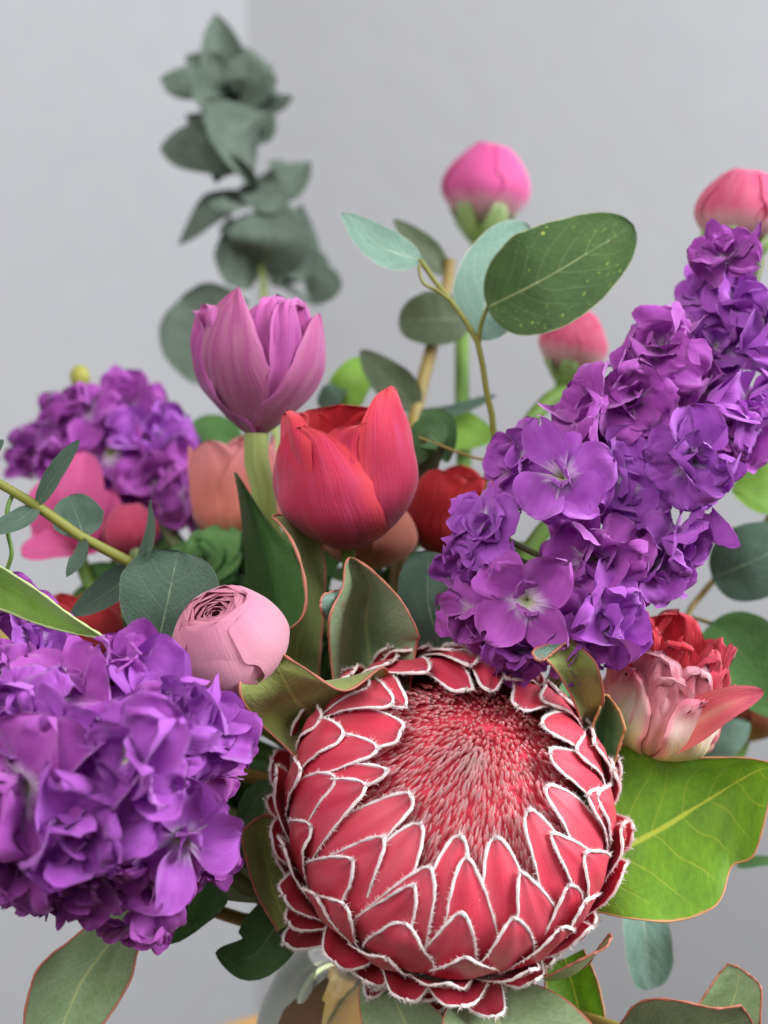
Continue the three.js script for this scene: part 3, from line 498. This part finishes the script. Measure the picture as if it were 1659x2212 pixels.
// double pink, white and yellow tulip
{
  const k = mmpx(47), col = petalCol([[0, '#c8bc4c'], [.25, '#ecdc92'], [.55, '#f4d6c8'], [.85, '#ec9aa8'], [1, '#e4708a']], { edge: '#e87a94', edgeT: .72, tone: '#f8e8e0', streaks: .3, mark: '#e2bc74' }), pinkc = petalCol([[0, '#d8b86a'], [.3, '#e2a08c'], [.6, '#e28a9a'], [1, '#e37a92']], { edge: '#f0b8c4', edgeT: .75, tone: '#f0b6b8', streaks: .35 }), hot = petalCol([[0, '#d8a05a'], [.3, '#dc5a62'], [1, '#d8435c']], { tone: '#e88a94', streaks: .25 }), redc = petalCol([[0, '#c23a3a'], [1, '#d53043']], { tone: '#e0606c', streaks: .2 });
  const R = 122 * k, h = 245 * k, B = { R, col, nu: 30, nv: 26, frill: .1 };
  bloom('tulip', 'double tulip with pink white and yellow petals above the bright green leaf', 'tulip', TUL, { base: [1395, 1625, 47.5], axis: [.22, .92, .3], stemR: 28 * k, petals: [
    { ...B, az: -48, h: h * .84, ang: .62, rs: 1.08, open: .92, a: .5, b: .4, seed: 21, ruf: .09, pleat: .02 },
    { ...B, az: 30, h: h * .80, ang: .72, rs: 1.12, open: .94, a: .5, b: .36, seed: 22, ruf: .09, pleat: .02 },
    { ...B, az: -8, h: h * .92, ang: .56, rs: 1.0, open: .9, a: .5, b: .36, seed: 23, ruf: .1, pleat: .02, col: pinkc },
    { ...B, az: -78, h: h * .92, ang: .6, rs: 1.05, open: .95, a: .5, b: .4, seed: 24, ruf: .1, col: pinkc },
    { ...B, az: 72, h: h * .86, ang: .6, rs: 1.06, open: 1, a: .5, b: .4, seed: 25, ruf: .1, col: hot },
    { ...B, az: -30, h: h * 1.06, ang: .6, rs: .9, open: .9, a: .5, b: .3, seed: 26, ruf: .12, pleat: .03, col: pinkc },
    { ...B, az: 18, h: h * 1.02, ang: .56, rs: .92, open: .92, a: .5, b: .3, seed: 27, ruf: .12, pleat: .03, col: pinkc },
    { ...B, az: 54, h: h * 1.04, ang: .55, rs: .9, open: 1, a: .5, b: .35, seed: 34, ruf: .12, col: hot },
    { ...B, az: -55, h: h * 1.2, ang: .6, rs: .8, open: .96, a: .5, b: .4, seed: 28, ruf: .12, col: redc },
    { ...B, az: -12, h: h * 1.2, ang: .55, rs: .74, open: .95, a: .5, b: .35, seed: 29, ruf: .14, col: redc },
    { ...B, az: 36, h: h * 1.16, ang: .5, rs: .78, open: .98, a: .5, b: .4, seed: 35, ruf: .12, col: hot },
    { ...B, az: 66, h: h * 1.22, ang: .42, rs: .85, open: 1.02, a: .5, b: .6, seed: 30, ruf: .1, col: hot },
    { ...B, az: 120, h: h * 1.1, ang: .7, rs: .88, open: 1, a: .5, b: .5, seed: 31, ruf: .1, col: hot },
    { ...B, az: 180, h: h * 1.2, ang: .8, rs: .88, open: .95, a: .5, b: .4, seed: 32, ruf: .1, col: redc },
    { ...B, az: 240, h: h * 1.16, ang: .8, rs: .88, open: .95, a: .5, b: .4, seed: 33, ruf: .1, col: redc },
  ] });
  const t = scene.children[scene.children.length - 1];
  const c2 = petalCol([[0, '#d9c06a'], [.25, '#d9605e'], [1, '#d84a6a']], { tone: '#e79a8a', streaks: .2, mark: '#e2a890', markW: .3 });
  const sp = grid(12, 22, (u, v, p) => midLeafSp(u, v, p), (u, v) => c2((u - .5) * 2, v, 5));
  part(t, 'petal', sp, M.tulip, 'slim pointed petal spreading to the side');
}
function midLeafSp(u, v, p) { return (midLeafSp.f ??= midLeafFn({ m: [[1420, 1618, 46.4], [1490, 1570, 45.2], [1560, 1528, 44.6], [1650, 1494, 44.6]], hw: 46, n: [-.1, .5, .85], a: .35, b: .6, fold: .4, wave: .1, seed: 3 }))(u, v, p); }
// blurred tulips further back
const simpleTulip = (label, base, axis, wpx, hpx, cols, seeds, extra = {}) => {
  const k = mmpx(base[2]), R = wpx / 2 * k * .9, h = hpx * k, col = petalCol(...cols), P6 = [];
  [[-25, 1, 1.02], [40, .96, 1.04], [100, .98, 1], [165, 1.02, .95], [225, 1, .95], [-80, .97, 1], [10, .95, .75], [130, .95, .75]].forEach(([az, hs, rs], i) => P6.push({ R, h: h * hs, rs, az: az + (extra.turn ?? 0), ang: .95, open: extra.open ?? .8, a: .5, b: extra.b ?? .45, ruf: .05, seed: seeds + i, col, flare: extra.flare ?? 0 }));
  return bloom('tulip', label, 'tulip', TUL, { base, axis, stemR: .0036, petals: P6 });
};
simpleTulip('soft peach tulip half hidden behind the purple tulip stem', [530, 1190, 56], [-.12, 1, .05], 225, 245, [[[0, '#cf8450'], [.35, '#d87a6c'], [1, '#e08a90']], { tone: '#e39a84', streaks: .2 }], 51, { open: .9, b: .5 });
simpleTulip('blurred red tulip between the open red tulip and the stock spike', [960, 1210, 53], [.1, 1, .1], 200, 200, [[[0, '#a5101c'], [1, '#d22a34']], { tone: '#e0505a', streaks: .2 }], 61, { open: .95, b: .5 });
simpleTulip('scarlet tulip tucked under the bright green leaf at the left', [185, 1450, 52], [-.05, 1, .1], 190, 165, [[[0, '#9e1420'], [1, '#c82a32']], { tone: '#e05a58', streaks: .2 }], 71, { open: .95, b: .55 });
simpleTulip('maroon and yellow tulip half hidden by the leaves at the right edge', [1600, 1600, 58], [.2, 1, .1], 200, 190, [[[0, '#b09a38'], [.4, '#a04038'], [1, '#a8324a']], { tone: '#7f1c30', streaks: .25 }], 81, { open: .85, b: .5 });
// pink flower with splayed petals, far left
{
  const b = [165, 1190, 57], g = thing('lily', 'hot pink flower with splayed pointed petals behind the eucalyptus branch', 'flower', P(...b));
  const col = petalCol([[0, '#d04e88'], [1, '#e260a0']], { tone: '#e880b0', streaks: .2 });
  [[[165, 1190, 57], [120, 1180, 56], [45, 1195, 55.4], 42, [.1, .6, .8]], [[165, 1190, 57], [170, 1090, 56], [185, 975, 56.4], 58, [0, .1, 1]], [[165, 1190, 57], [110, 1110, 56.8], [85, 1040, 57], 50, [-.2, .2, .9]], [[165, 1190, 57], [215, 1130, 57], [235, 1060, 58], 45, [.3, .2, .9]], [[165, 1190, 57], [190, 1140, 59], [190, 1050, 61], 50, [0, .2, 1]], [[165, 1190, 57], [120, 1160, 59], [80, 1120, 61], 44, [0, .3, 1]]].forEach(([m0, m1, m2, hw, n], i) => {
    const f = midLeafFn({ m: [m0, m1, m2], hw, n, a: .5, b: .55, fold: .2, wave: .12, seed: i + 2 }); part(g, 'petal', grid(12, 18, f, (u, v) => col((u - .5) * 2, v, i)), M.petal);
  });
  part(g, 'stem', tube(intoVase(P(165, 1188, 57), [P(200, 1270, 57)]), .003, .003, 24, 8), M.stemGreen);
}
// ranunculus: nested globes of thin petals
function ranunculus(label, { base, axis, R, h, cols, inner, layers = 5, open = .35, seed = 1, sepals, tilt, stemR = .003, sm: smat, via = [], group = 'ranunculus buds' }) {
  const petals = [], r = rng(seed * 77);
  for (let L = 0; L < layers; L++) { const n = L === 0 ? 5 : 3; for (let i = 0; i < n; i++) petals.push({ R, h: h * (L === 0 ? .92 + .09 * r() : 1.0 - .014 * L + .008 * i), rs: L === 0 ? 1.0 + .03 * i : .97 - L * .085 + .022 * i, az: (i * (L === 0 ? 2 : 1) + L * .41) / n * 360 + 24 * r(), ang: L === 0 ? 1.22 : 1.6, open: open * (L === 0 ? 1.0 + .06 * r() : 1 - .16 * Math.max(0, L - 3)), a: .42, b: L === 0 ? .28 : .34, frill: .012, ruf: L === 0 ? .012 : .004, belly: .48, seed: seed + L * 4 + i, col: L === 0 ? cols : inner ?? cols, nu: 22, nv: 24 }); }
  base = [base[0], base[1] - 0, base[2]]; const t = bloom('ranunculus', label, 'flower', group, { base, axis, petals, mat: M.petal, stemR, stemMat: smat ?? M.stemGreen, via });
  if (sepals) {
    const m = frame(V(...axis)), col = petalCol([[0, '#8fae5c'], [.5, '#9cb877'], [1, '#c3cfa4']], { tone: '#6f9040', streaks: .25 });
    for (let i = 0; i < 5; i++) { const geo = cupPetal({ R: R * .86, h: h * (sepals + .3) * (.9 + .25 * r()), az: i * 72 + seed * 20, ang: .38, rs: .98, open: 1, belly: .92, a: .35, b: .5, ruf: .08, seed: i + seed, col, nu: 8, nv: 12 }); geo.translate(0, -h * .26, 0); geo.applyMatrix4(m); local(t, 'sepal', geo, M.petal); }
  }
  return t;
}
{
  const pk = petalCol([[0, '#d8a2b0'], [.5, '#e09cb0'], [1, '#de8caa']], { tone: '#e6b0be', streaks: .12 }), pkIn = petalCol([[0, '#c05078'], [.8, '#cd6288'], [1, '#dc8aa6']], { tone: '#b8446e', streaks: .15 });
  const k = mmpx(44.5);
  ranunculus('soft pink ranunculus with tightly layered petals beside the curled protea leaf', { base: [536, 1472, 44.6], axis: [-.3, .8, .5], R: 117 * k, h: 212 * k, cols: pk, inner: pkIn, layers: 8, open: .58, seed: 3, stemR: .0034 });
  const hot = petalCol([[0, '#e9d2c8'], [.16, '#eab2c4'], [.34, '#dd5c9c'], [1, '#d84c94']], { tone: '#e06aa8', streaks: .15 });
  const hot2 = petalCol([[0, '#ecd9c8'], [.2, '#e8b6bf'], [.42, '#d9597f'], [1, '#d94f7e']], { tone: '#e88aa4', streaks: .25 });
  let q = mmpx(68);
  ranunculus('hot pink round bud standing tall against the grey wall', { base: [1040, 490, 68], axis: [.12, 1, .02], R: 87 * q, h: 176 * q, cols: hot, layers: 2, open: .42, seed: 5, sepals: .30, via: [[1005, 640, 67], [998, 850, 62], [998, 1050, 58]] });
  q = mmpx(55);
  ranunculus('pink bud with curled sepals behind the top of the stock spike', { base: [1590, 545, 55], axis: [.16, 1, .05], R: 92 * q, h: 172 * q, cols: hot2, layers: 2, open: .5, seed: 6, sepals: .22, via: [[1545, 640, 55], [1480, 800, 54]] });
  q = mmpx(60);
  ranunculus('small pink bud with pale green sepals left of the stock spike', { base: [1225, 810, 60], axis: [.2, 1, .05], R: 68 * q, h: 140 * q, cols: hot2, layers: 2, open: .45, seed: 7, sepals: .42, via: [[1190, 860, 59], [1130, 930, 57], [1060, 1050, 54]] });
  q = mmpx(56);
  ranunculus('rose pink bud beside the hot pink splayed flower', { base: [290, 1205, 56], axis: [-.1, 1, .05], R: 56 * q, h: 118 * q, cols: petalCol([[0, '#c23a60'], [1, '#cf4a72']], { tone: '#b82a50', streaks: .2 }), layers: 2, open: .4, seed: 8, sepals: .2 });
  q = mmpx(52);
  ranunculus('peach ranunculus under the open red tulip', { base: [790, 1235, 51.5], axis: [.05, 1, .05], R: 98 * q, h: 160 * q, cols: petalCol([[0, '#d07a66'], [1, '#d98672']], { tone: '#e39a80', streaks: .2 }), layers: 3, open: .5, seed: 9 });
}

// ------------------------------------------------------------------ leafy branches
function branch(name, label, category, stemPts, sMat, r0, leaves, group, toVase = true) {
  const pts = stemPts.map((q) => P(...q)), g = thing(name, label, category, pts[0].clone(), group);
  part(g, 'stem', tube(toVase ? intoVase(pts[0], pts.slice(1)) : pts, r0 * .6, r0 * 1.1, 44, 8, .2), sMat);
  leaves.forEach((l, i) => {
    const { mat, rim, pet, ...o } = l; if (mat === M.eucBack && o.b === undefined) o.b = .92; const f = midLeafFn({ seed: i * 1.7 + 1, ...o });
    addLeaf(g, f, mat, { rim, rimR: .0004 });
    if (pet) part(g, 'petiole', tube(pet.map((q) => P(...q)), .0009, .0007, 12, 6), sMat);
  });
  return g;
}
const E = M.eucBack, lf = (mat, m, hw, n = [0, .2, 1], o = {}) => ({ mat, m, hw, n, ...o });
const lf0 = lf, big = (...a) => { a[2] *= 1.3; return lf0(...a); };
branch('eucalyptus_branch', 'tall grey green eucalyptus branch against the wall', 'branch', [[470, 120, 79], [505, 260, 78], [545, 385, 77], [566, 560, 76], [572, 680, 74], [590, 900, 68], [640, 1200, 60]], M.stemPale, .0028, [
  big(E, [[497, 232, 78], [480, 130, 77.5], [468, 28, 78]], 38, [.15, 0, 1], { fold: .5 }),
  big(E, [[490, 225, 78], [420, 190, 76], [346, 172, 76]], 58, [-.2, .55, .6]),
  big(E, [[500, 222, 78], [545, 160, 79], [588, 140, 80]], 55, [.4, .3, .8]),
  big(E, [[515, 245, 78], [575, 240, 77], [634, 210, 77]], 38, [.1, .7, .7]),
  big(E, [[500, 245, 78], [470, 190, 75], [470, 120, 74.5]], 48, [.3, .1, 1]),
  big(E, [[505, 240, 78], [525, 180, 75], [530, 110, 75]], 46, [-.1, .2, 1]),
  big(E, [[540, 360, 77], [450, 330, 75], [346, 320, 75]], 62, [-.1, .55, .8], { a: .5, b: .62 }),
  big(E, [[546, 378, 77], [520, 300, 74], [455, 218, 74]], 62, [.5, .2, .8], { a: .5, b: .62 }),
  big(E, [[544, 376, 77], [500, 370, 74], [445, 320, 73.5]], 36, [-.3, -.4, .8]),
  big(E, [[548, 395, 77], [600, 400, 76], [670, 350, 77]], 52, [.1, .5, .8]),
  big(E, [[550, 420, 77], [470, 455, 75.5], [386, 528, 75]], 46, [-.3, .5, .7]),
  big(E, [[548, 440, 77], [500, 445, 74], [450, 440, 73.6]], 18, [0, .6, .8], { a: .5, b: .62 }),
  big(E, [[566, 585, 76], [580, 520, 74], [585, 455, 75]], 62, [.1, .1, 1], { a: .5, b: .55 }),
  big(E, [[562, 590, 76], [520, 555, 75], [480, 500, 75.5]], 48, [-.3, .3, .9]),
  big(E, [[570, 585, 76], [610, 520, 77], [655, 490, 78]], 46, [.4, .2, .9]),
  big(E, [[570, 580, 76], [630, 560, 77], [650, 440, 79]], 50, [.2, .4, .9]),
  big(E, [[580, 596, 76], [640, 575, 75.5], [704, 610, 75]], 52, [.2, .6, .7], { a: .5, b: .62 }),
  big(E, [[665, 640, 74], [700, 615, 73.5], [737, 606, 73.5]], 32, [.1, .3, 1], { a: .45, b: .45 }),
  big(E, [[580, 600, 76], [640, 640, 77], [695, 668, 78]], 28, [.1, .8, .5]),
  big(E, [[565, 590, 76], [540, 600, 77], [516, 625, 78]], 20, [0, .5, .8]),
  big(E, [[572, 740, 73], [480, 745, 71], [395, 640, 71]], 82, [-.2, .3, 1], { a: .5, b: .38 }),
  big(E, [[520, 300, 78], [560, 290, 76], [590, 235, 76]], 30, [.2, .5, .8]), big(E, [[515, 290, 78], [470, 285, 76], [400, 250, 76]], 36, [-.2, .4, .8]),
  big(E, [[556, 470, 77], [600, 470, 75], [660, 470, 75]], 36, [.2, .5, .8]), big(E, [[552, 460, 77], [520, 490, 75], [470, 500, 74.6]], 30, [-.2, .4, .9]), big(E, [[550, 400, 77], [575, 430, 75], [620, 455, 75]], 34, [.2, .3, .9]),
  big(E, [[500, 200, 78], [450, 150, 77], [400, 120, 77]], 34, [-.2, .3, .9]), big(E, [[505, 200, 78], [550, 190, 77], [600, 170, 77]], 34, [.3, .3, .9]),
]);
branch('eucalyptus_branch', 'eucalyptus branch with yellow stem reaching out of the left side', 'branch', [[-80, 1000, 44.5], [75, 1090, 45], [175, 1160, 45.4], [296, 1226, 46], [345, 1300, 47.2], [390, 1460, 48]], M.stemOlive, .0026, [
  lf(M.eucalyptus, [[80, 1090, 45], [120, 1025, 44.6], [172, 950, 44.4]], 26, [-.5, .1, .85]),
  lf(M.eucalyptus, [[76, 1095, 45], [40, 1125, 44.4], [-30, 1152, 44]], 32, [0, .7, .7]),
  lf(M.eucalyptus, [[182, 1160, 45.4], [172, 1130, 46.4], [150, 1070, 47]], 56, [.2, .2, 1], { a: .5, b: .45 }),
  lf(M.eucalyptus, [[180, 1165, 45.3], [172, 1205, 44.8], [144, 1247, 44.6]], 24, [-.5, .2, .8]),
  lf(M.eucalyptus, [[296, 1228, 46], [325, 1165, 45.6], [326, 1078, 45.6]], 22, [-.75, 0, .6]),
  lf(M.eucalyptus, [[294, 1228, 46], [232, 1280, 46.5], [150, 1328, 46.8]], 42, [0, .55, .8]),
  lf(M.eucalyptus, [[332, 1416, 45.8], [358, 1320, 45.4], [385, 1190, 45.7]], 110, [-.1, .12, 1], { a: .8, b: .42, fold: .12, wave: .05, pet: [[332, 1420, 45.8], [331, 1450, 46.2], [345, 1520, 47.4], [388, 1480, 48]] }),
  lf(M.eucalyptus, [[-10, 1010, 44.6], [-20, 980, 44.4], [8, 950, 44.4]], 20, [0, .3, 1]),
]);
{ const g = scene.children[scene.children.length - 1]; part(g, 'tendril', tube([P(30, 1062, 45), P(16, 1100, 44.8), P(17, 1150, 44.8), P(25, 1195, 44.8), P(12, 1240, 45)], .0008, .0007, 20, 6), M.stemGreen); }
branch('eucalyptus_sprig', 'thin eucalyptus sprig with a large spotted leaf and pale blue leaves', 'branch', [[908, 562, 50], [930, 595, 50], [985, 665, 50], [1032, 738, 50], [1048, 830, 50.2], [1068, 945, 50.6], [1040, 1120, 51.5]], M.stemOlive, .0016, [
  lf(M.eucPale, [[910, 562, 50], [830, 535, 49.8], [738, 459, 50]], 44, [.1, .3, 1], { a: .6, b: .75, wave: .04, fold: .1 }),
  lf(M.eucDark, [[1052, 664, 49.5], [1180, 600, 48.6], [1368, 486, 49]], 112, [-.1, .1, 1], { a: .5, b: .56, wave: .035, fold: .1, pet: [[1034, 740, 50], [1040, 700, 49.8], [1054, 660, 49.5]] }),
  lf(M.eucPale, [[1034, 732, 50.2], [1060, 620, 51], [1135, 480, 51.6]], 84, [.25, .1, 1], { a: .5, b: .5, wave: .05, fold: .14 }),
]);
{ const g = scene.children[scene.children.length - 1]; part(g, 'twig', tube([P(975, 652, 50), P(945, 628, 49.8), P(915, 612, 49.8), P(906, 585, 49.9), P(908, 560, 50)], .0007, .0006, 20, 6), M.stemOlive); }
branch('eucalyptus_sprig', 'dark olive eucalyptus sprig with a tan stem behind the spotted leaf', 'branch', [[972, 560, 61], [965, 620, 61], [930, 760, 60], [895, 900, 59], [880, 1040, 57]], M.stemTan, .0042, [
  lf(M.olive, [[968, 592, 61], [920, 545, 60.6], [850, 473, 60.6]], 34, [.2, .4, .9]),
  lf(M.olive, [[1010, 690, 60], [940, 690, 59.5], [862, 692, 60]], 62, [.1, .25, 1], { a: .5, b: .5 }),
  lf(M.olive, [[905, 880, 59], [850, 830, 58.6], [778, 757, 58.8]], 42, [-.2, .3, .9]),
  lf(M.eucalyptus, [[900, 892, 59], [980, 888, 58], [1072, 854, 58]], 18, [0, .6, .8]),
  lf(M.bright, [[895, 950, 59], [980, 930, 58.4], [1075, 945, 58.4]], 50, [0, .35, .9]),
  lf(M.bright, [[730, 890, 60], [760, 830, 59.6], [805, 770, 60]], 46, [-.2, .2, 1]),
  lf(M.tulipLeaf, [[520, 970, 62], [460, 940, 61.6], [395, 960, 61.6]], 46, [0, .3, 1]), lf(M.sprigLeaf, [[560, 1000, 58], [510, 995, 57.6], [445, 1010, 57.6]], 16, [0, .4, .9]),
  lf(M.eucalyptus, [[690, 880, 60], [720, 850, 59.6], [735, 825, 60]], 26, [0, .2, 1]),
]);
branch('eucalyptus_sprig', 'twig with oval green leaves beside the open red tulip', 'branch', [[905, 945, 51], [955, 963, 50.6], [1010, 985, 50], [1075, 1003, 50], [1110, 1120, 51]], M.stemTan, .0008, [
  lf(M.sprigLeaf, [[955, 962, 50.6], [925, 940, 51], [890, 1005, 51.4]], 40, [0, .2, 1]), lf(M.olive, [[958, 962, 51], [930, 985, 51.6], [896, 1040, 52]], 34, [-.3, .1, 1]), lf(M.sprigLeaf, [[905, 945, 51.6], [945, 920, 52], [968, 1000, 52.6]], 38, [.1, .1, 1]),
  lf(M.eucalyptus, [[950, 1400, 47.6], [925, 1300, 47], [925, 1190, 47.4]], 66, [.1, .15, 1], { a: .5, b: .42, pet: [[950, 1400, 47.6], [1000, 1300, 50], [1095, 1060, 50.4]] }),
]);
branch('eucalyptus_branch', 'green eucalyptus branch with broad leaves hanging at the right edge', 'branch', [[1720, 1000, 56], [1660, 1120, 56], [1545, 1250, 55.6], [1480, 1335, 55], [1430, 1500, 54]], M.stemTan, .0018, [
  lf(M.bright, [[1725, 1040, 56], [1660, 1055, 55.6], [1580, 1060, 55.6]], 62, [.1, .2, 1]),
  lf(M.eucalyptus, [[1538, 1248, 55], [1620, 1215, 54.4], [1730, 1160, 54.6]], 82, [-.1, .2, 1], { a: .5, b: .5 }),
  lf(M.tulipLeaf, [[1535, 1346, 54], [1610, 1420, 53.4], [1700, 1545, 53.6]], 84, [-.1, .2, 1], { a: .45, b: .55, pet: [[1535, 1346, 54], [1500, 1335, 54.6], [1482, 1333, 55]] }),
  lf(M.eucPale, [[1500, 1640, 55], [1560, 1600, 54.6], [1620, 1560, 54.8]], 40, [0, .4, .9]),
  lf(M.bright, [[1700, 950, 56], [1650, 970, 55.6], [1600, 1000, 55.6]], 18, [0, .6, .8]),
  lf(M.eucPale, [[1385, 1930, 52], [1395, 2020, 51.6], [1408, 2136, 52]], 54, [.2, 0, 1], { a: .35, b: .3, pet: [[1385, 1930, 52], [1390, 1800, 52.6], [1420, 1600, 53.6]] }),
  lf(M.tulipLeaf, [[1590, 1872, 53], [1640, 1860, 53], [1700, 1862, 53]], 12, [0, .5, .9], { pet: [[1560, 1880, 53], [1500, 1800, 53.6], [1432, 1600, 53.8]] }),
]);
// loose protea foliage on its own stem, reaching round both sides
function leafStem(name, label, category, stemPts, leaves, r0 = .0032) {
  const pts = stemPts.map((q) => P(...q)), g = thing(name, label, category, pts[0].clone());
  part(g, 'stem', tube(intoVase(pts[0], pts.slice(1)), r0 * .7, r0, 36, 8), M.stemTan);
  for (const [rows, mat, rim, o] of leaves) addLeaf(g, patchFn(rows, .0008, rows[0][0][1] * .013), mat, { rim, nv: 34, nu: 16, rimR: .00045, ...o });
  return g;
}
leafStem('protea_leaf_stem', 'red edged leathery leaf hanging below the left stock head', 'leaf', [[300, 1990, 46], [420, 1960, 47], [560, 1990, 49]], [
  [[[[250, 1940, 45.5], [300, 1960, 46], [330, 1995, 45.6]], [[165, 2020, 44], [235, 2040, 45.6], [300, 2045, 44.6]], [[88, 2085, 43], [180, 2115, 45], [284, 2110, 44.2]], [[62, 2150, 42.8], [150, 2180, 44.6], [252, 2170, 44]], [[50, 2220, 42.8], [125, 2240, 44.2], [212, 2226, 43.8]], [[50, 2300, 43], [95, 2310, 43.8], [160, 2290, 43.6]], [[70, 2370, 43.4], [80, 2375, 43.5], [95, 2370, 43.5]]], M.proteaGrey, M.rimRed],
  [[[[370, 1960, 46.6], [400, 1930, 46.8], [450, 1900, 46.8]], [[360, 2030, 46], [420, 1990, 46.4], [490, 1940, 46.2]], [[385, 2035, 46], [430, 2005, 46.2], [480, 1965, 46]], [[420, 2015, 46.2], [440, 2000, 46.2], [460, 1985, 46.2]]], M.tulipLeaf, null],
]);
leafStem('protea_leaf_stem', 'bright green blade shaped leaf over the left stock head', 'leaf', [[-60, 1230, 43], [-40, 1330, 43.4], [60, 1440, 44.5], [240, 1600, 47]], [
  [[[[-90, 1180, 42.4], [-90, 1230, 43], [-90, 1300, 43.2]], [[-10, 1218, 42.2], [0, 1260, 43.2], [0, 1315, 43]], [[70, 1268, 42], [80, 1300, 42.8], [75, 1345, 42.8]], [[150, 1328, 41.8], [150, 1345, 42.2], [150, 1366, 42.4]], [[222, 1375, 41.8], [224, 1376, 41.8], [222, 1378, 41.9]]], M.bright, M.rimGreen, { label: 'bright green blade' }],
]);
leafStem('protea_leaf_stem', 'wavy red edged leaf curling up at the lower right corner', 'leaf', [[1480, 2290, 44], [1380, 2240, 45], [1150, 2160, 48]], [
  [[[[1330, 2225, 44.5], [1370, 2270, 45], [1420, 2320, 45]], [[1378, 2168, 43.4], [1430, 2230, 45], [1480, 2330, 45]], [[1450, 2160, 42.6], [1500, 2220, 44.6], [1540, 2330, 44.6]], [[1540, 2178, 42.4], [1570, 2210, 43.6], [1600, 2300, 44]], [[1600, 2172, 42.6], [1620, 2200, 43.2], [1650, 2260, 43.8]]], M.proteaGrey, M.rimRed],
  [[[[1500, 2240, 45], [1560, 2260, 45.2], [1640, 2260, 44.4]], [[1500, 2190, 45], [1570, 2200, 45], [1642, 2200, 44]], [[1535, 2130, 45], [1590, 2140, 44.8], [1644, 2140, 44]], [[1565, 2090, 45], [1595, 2095, 44.8], [1630, 2115, 44.4]], [[1572, 2083, 45], [1580, 2084, 44.9], [1592, 2088, 44.8]]], M.proteaGrey, M.rimRed],
]);
branch('leafy_sprig', 'glossy green leaf drooping left of the glass vase', 'leaf', [[640, 1950, 48], [660, 2000, 49]], M.stemDark, .0016, [lf(M.sprigLeaf, [[640, 1930, 47.6], [590, 2010, 47], [540, 2068, 46.8], [465, 2058, 46.6]], 62, [.1, .35, .9], { a: .4, b: .7, fold: .25 })]);
branch('leafy_sprig', 'green rounded leaf between the stock head and the protea', 'leaf', [[500, 1840, 46], [600, 1900, 48]], M.stemDark, .0016, [lf(M.eucalyptus, [[560, 1860, 46], [520, 1830, 45.6], [478, 1800, 45.6]], 38, [-.1, .3, .9]), lf(M.sprigLeaf, [[520, 1780, 47], [560, 1720, 46.6], [600, 1690, 46.6]], 30, [0, .3, 1])]);
// dense dark foliage in the middle of the bunch
{
  const r = rng(555);
  const fill = [[470, 1640, 51], [620, 1680, 51], [560, 1560, 53], [760, 1500, 54], [400, 1480, 53], [700, 1330, 55], [860, 1480, 52], [980, 1330, 54], [1150, 1560, 51], [330, 1380, 55], [480, 1290, 57], [1240, 1640, 51], [640, 1850, 51], [540, 1760, 50], [1060, 1220, 57], [870, 1200, 58], [640, 1280, 54], [760, 1400, 52], [930, 1260, 55], [300, 1300, 58], [430, 1200, 60], [420, 1400, 52], [520, 1480, 51], [840, 1380, 51], [1000, 1450, 51], [440, 1260, 54], [470, 1340, 53], [380, 1330, 56], [520, 1230, 55], [590, 1420, 51], [690, 1240, 54]];
  const names = ['leafy green shrub sprig among the stems beside the left stock head', 'leafy green shrub sprig behind the protea and its curled leaves', 'leafy green shrub sprig behind the red tulip and the stock spike'];
  [[0, 4, 9, 10, 12, 13, 19, 20, 21, 22, 25, 26, 27], [1, 2, 3, 5, 6, 16, 17, 23, 28, 29, 30], [7, 8, 11, 14, 15, 18, 24]].forEach((ids, gi) => {
    const stem = ids.map((i) => fill[i]).sort((a, b) => a[1] - b[1]), leaves = [];
    for (const i of ids) for (let k = 0; k < 6; k++) { const [x, y, d] = fill[i], a = r() * 6.28, l = 90 + 60 * r(); leaves.push(lf(M.tulipLeaf, [[x, y, d + 1], [x + Math.cos(a) * l * .5, y + Math.sin(a) * l * .5 - 12, d - .5], [x + Math.cos(a) * l, y + Math.sin(a) * l, d + (r() - .5) * 3]], 30 + 22 * r(), [r() - .5, .2 + r() * .4, .8])); }
    branch('shrub_foliage', names[gi], 'foliage', [stem[0], stem[Math.floor(stem.length / 2)], stem[stem.length - 1]], M.stemDark, .002, leaves);
  });
}
renderer.render(scene, camera);
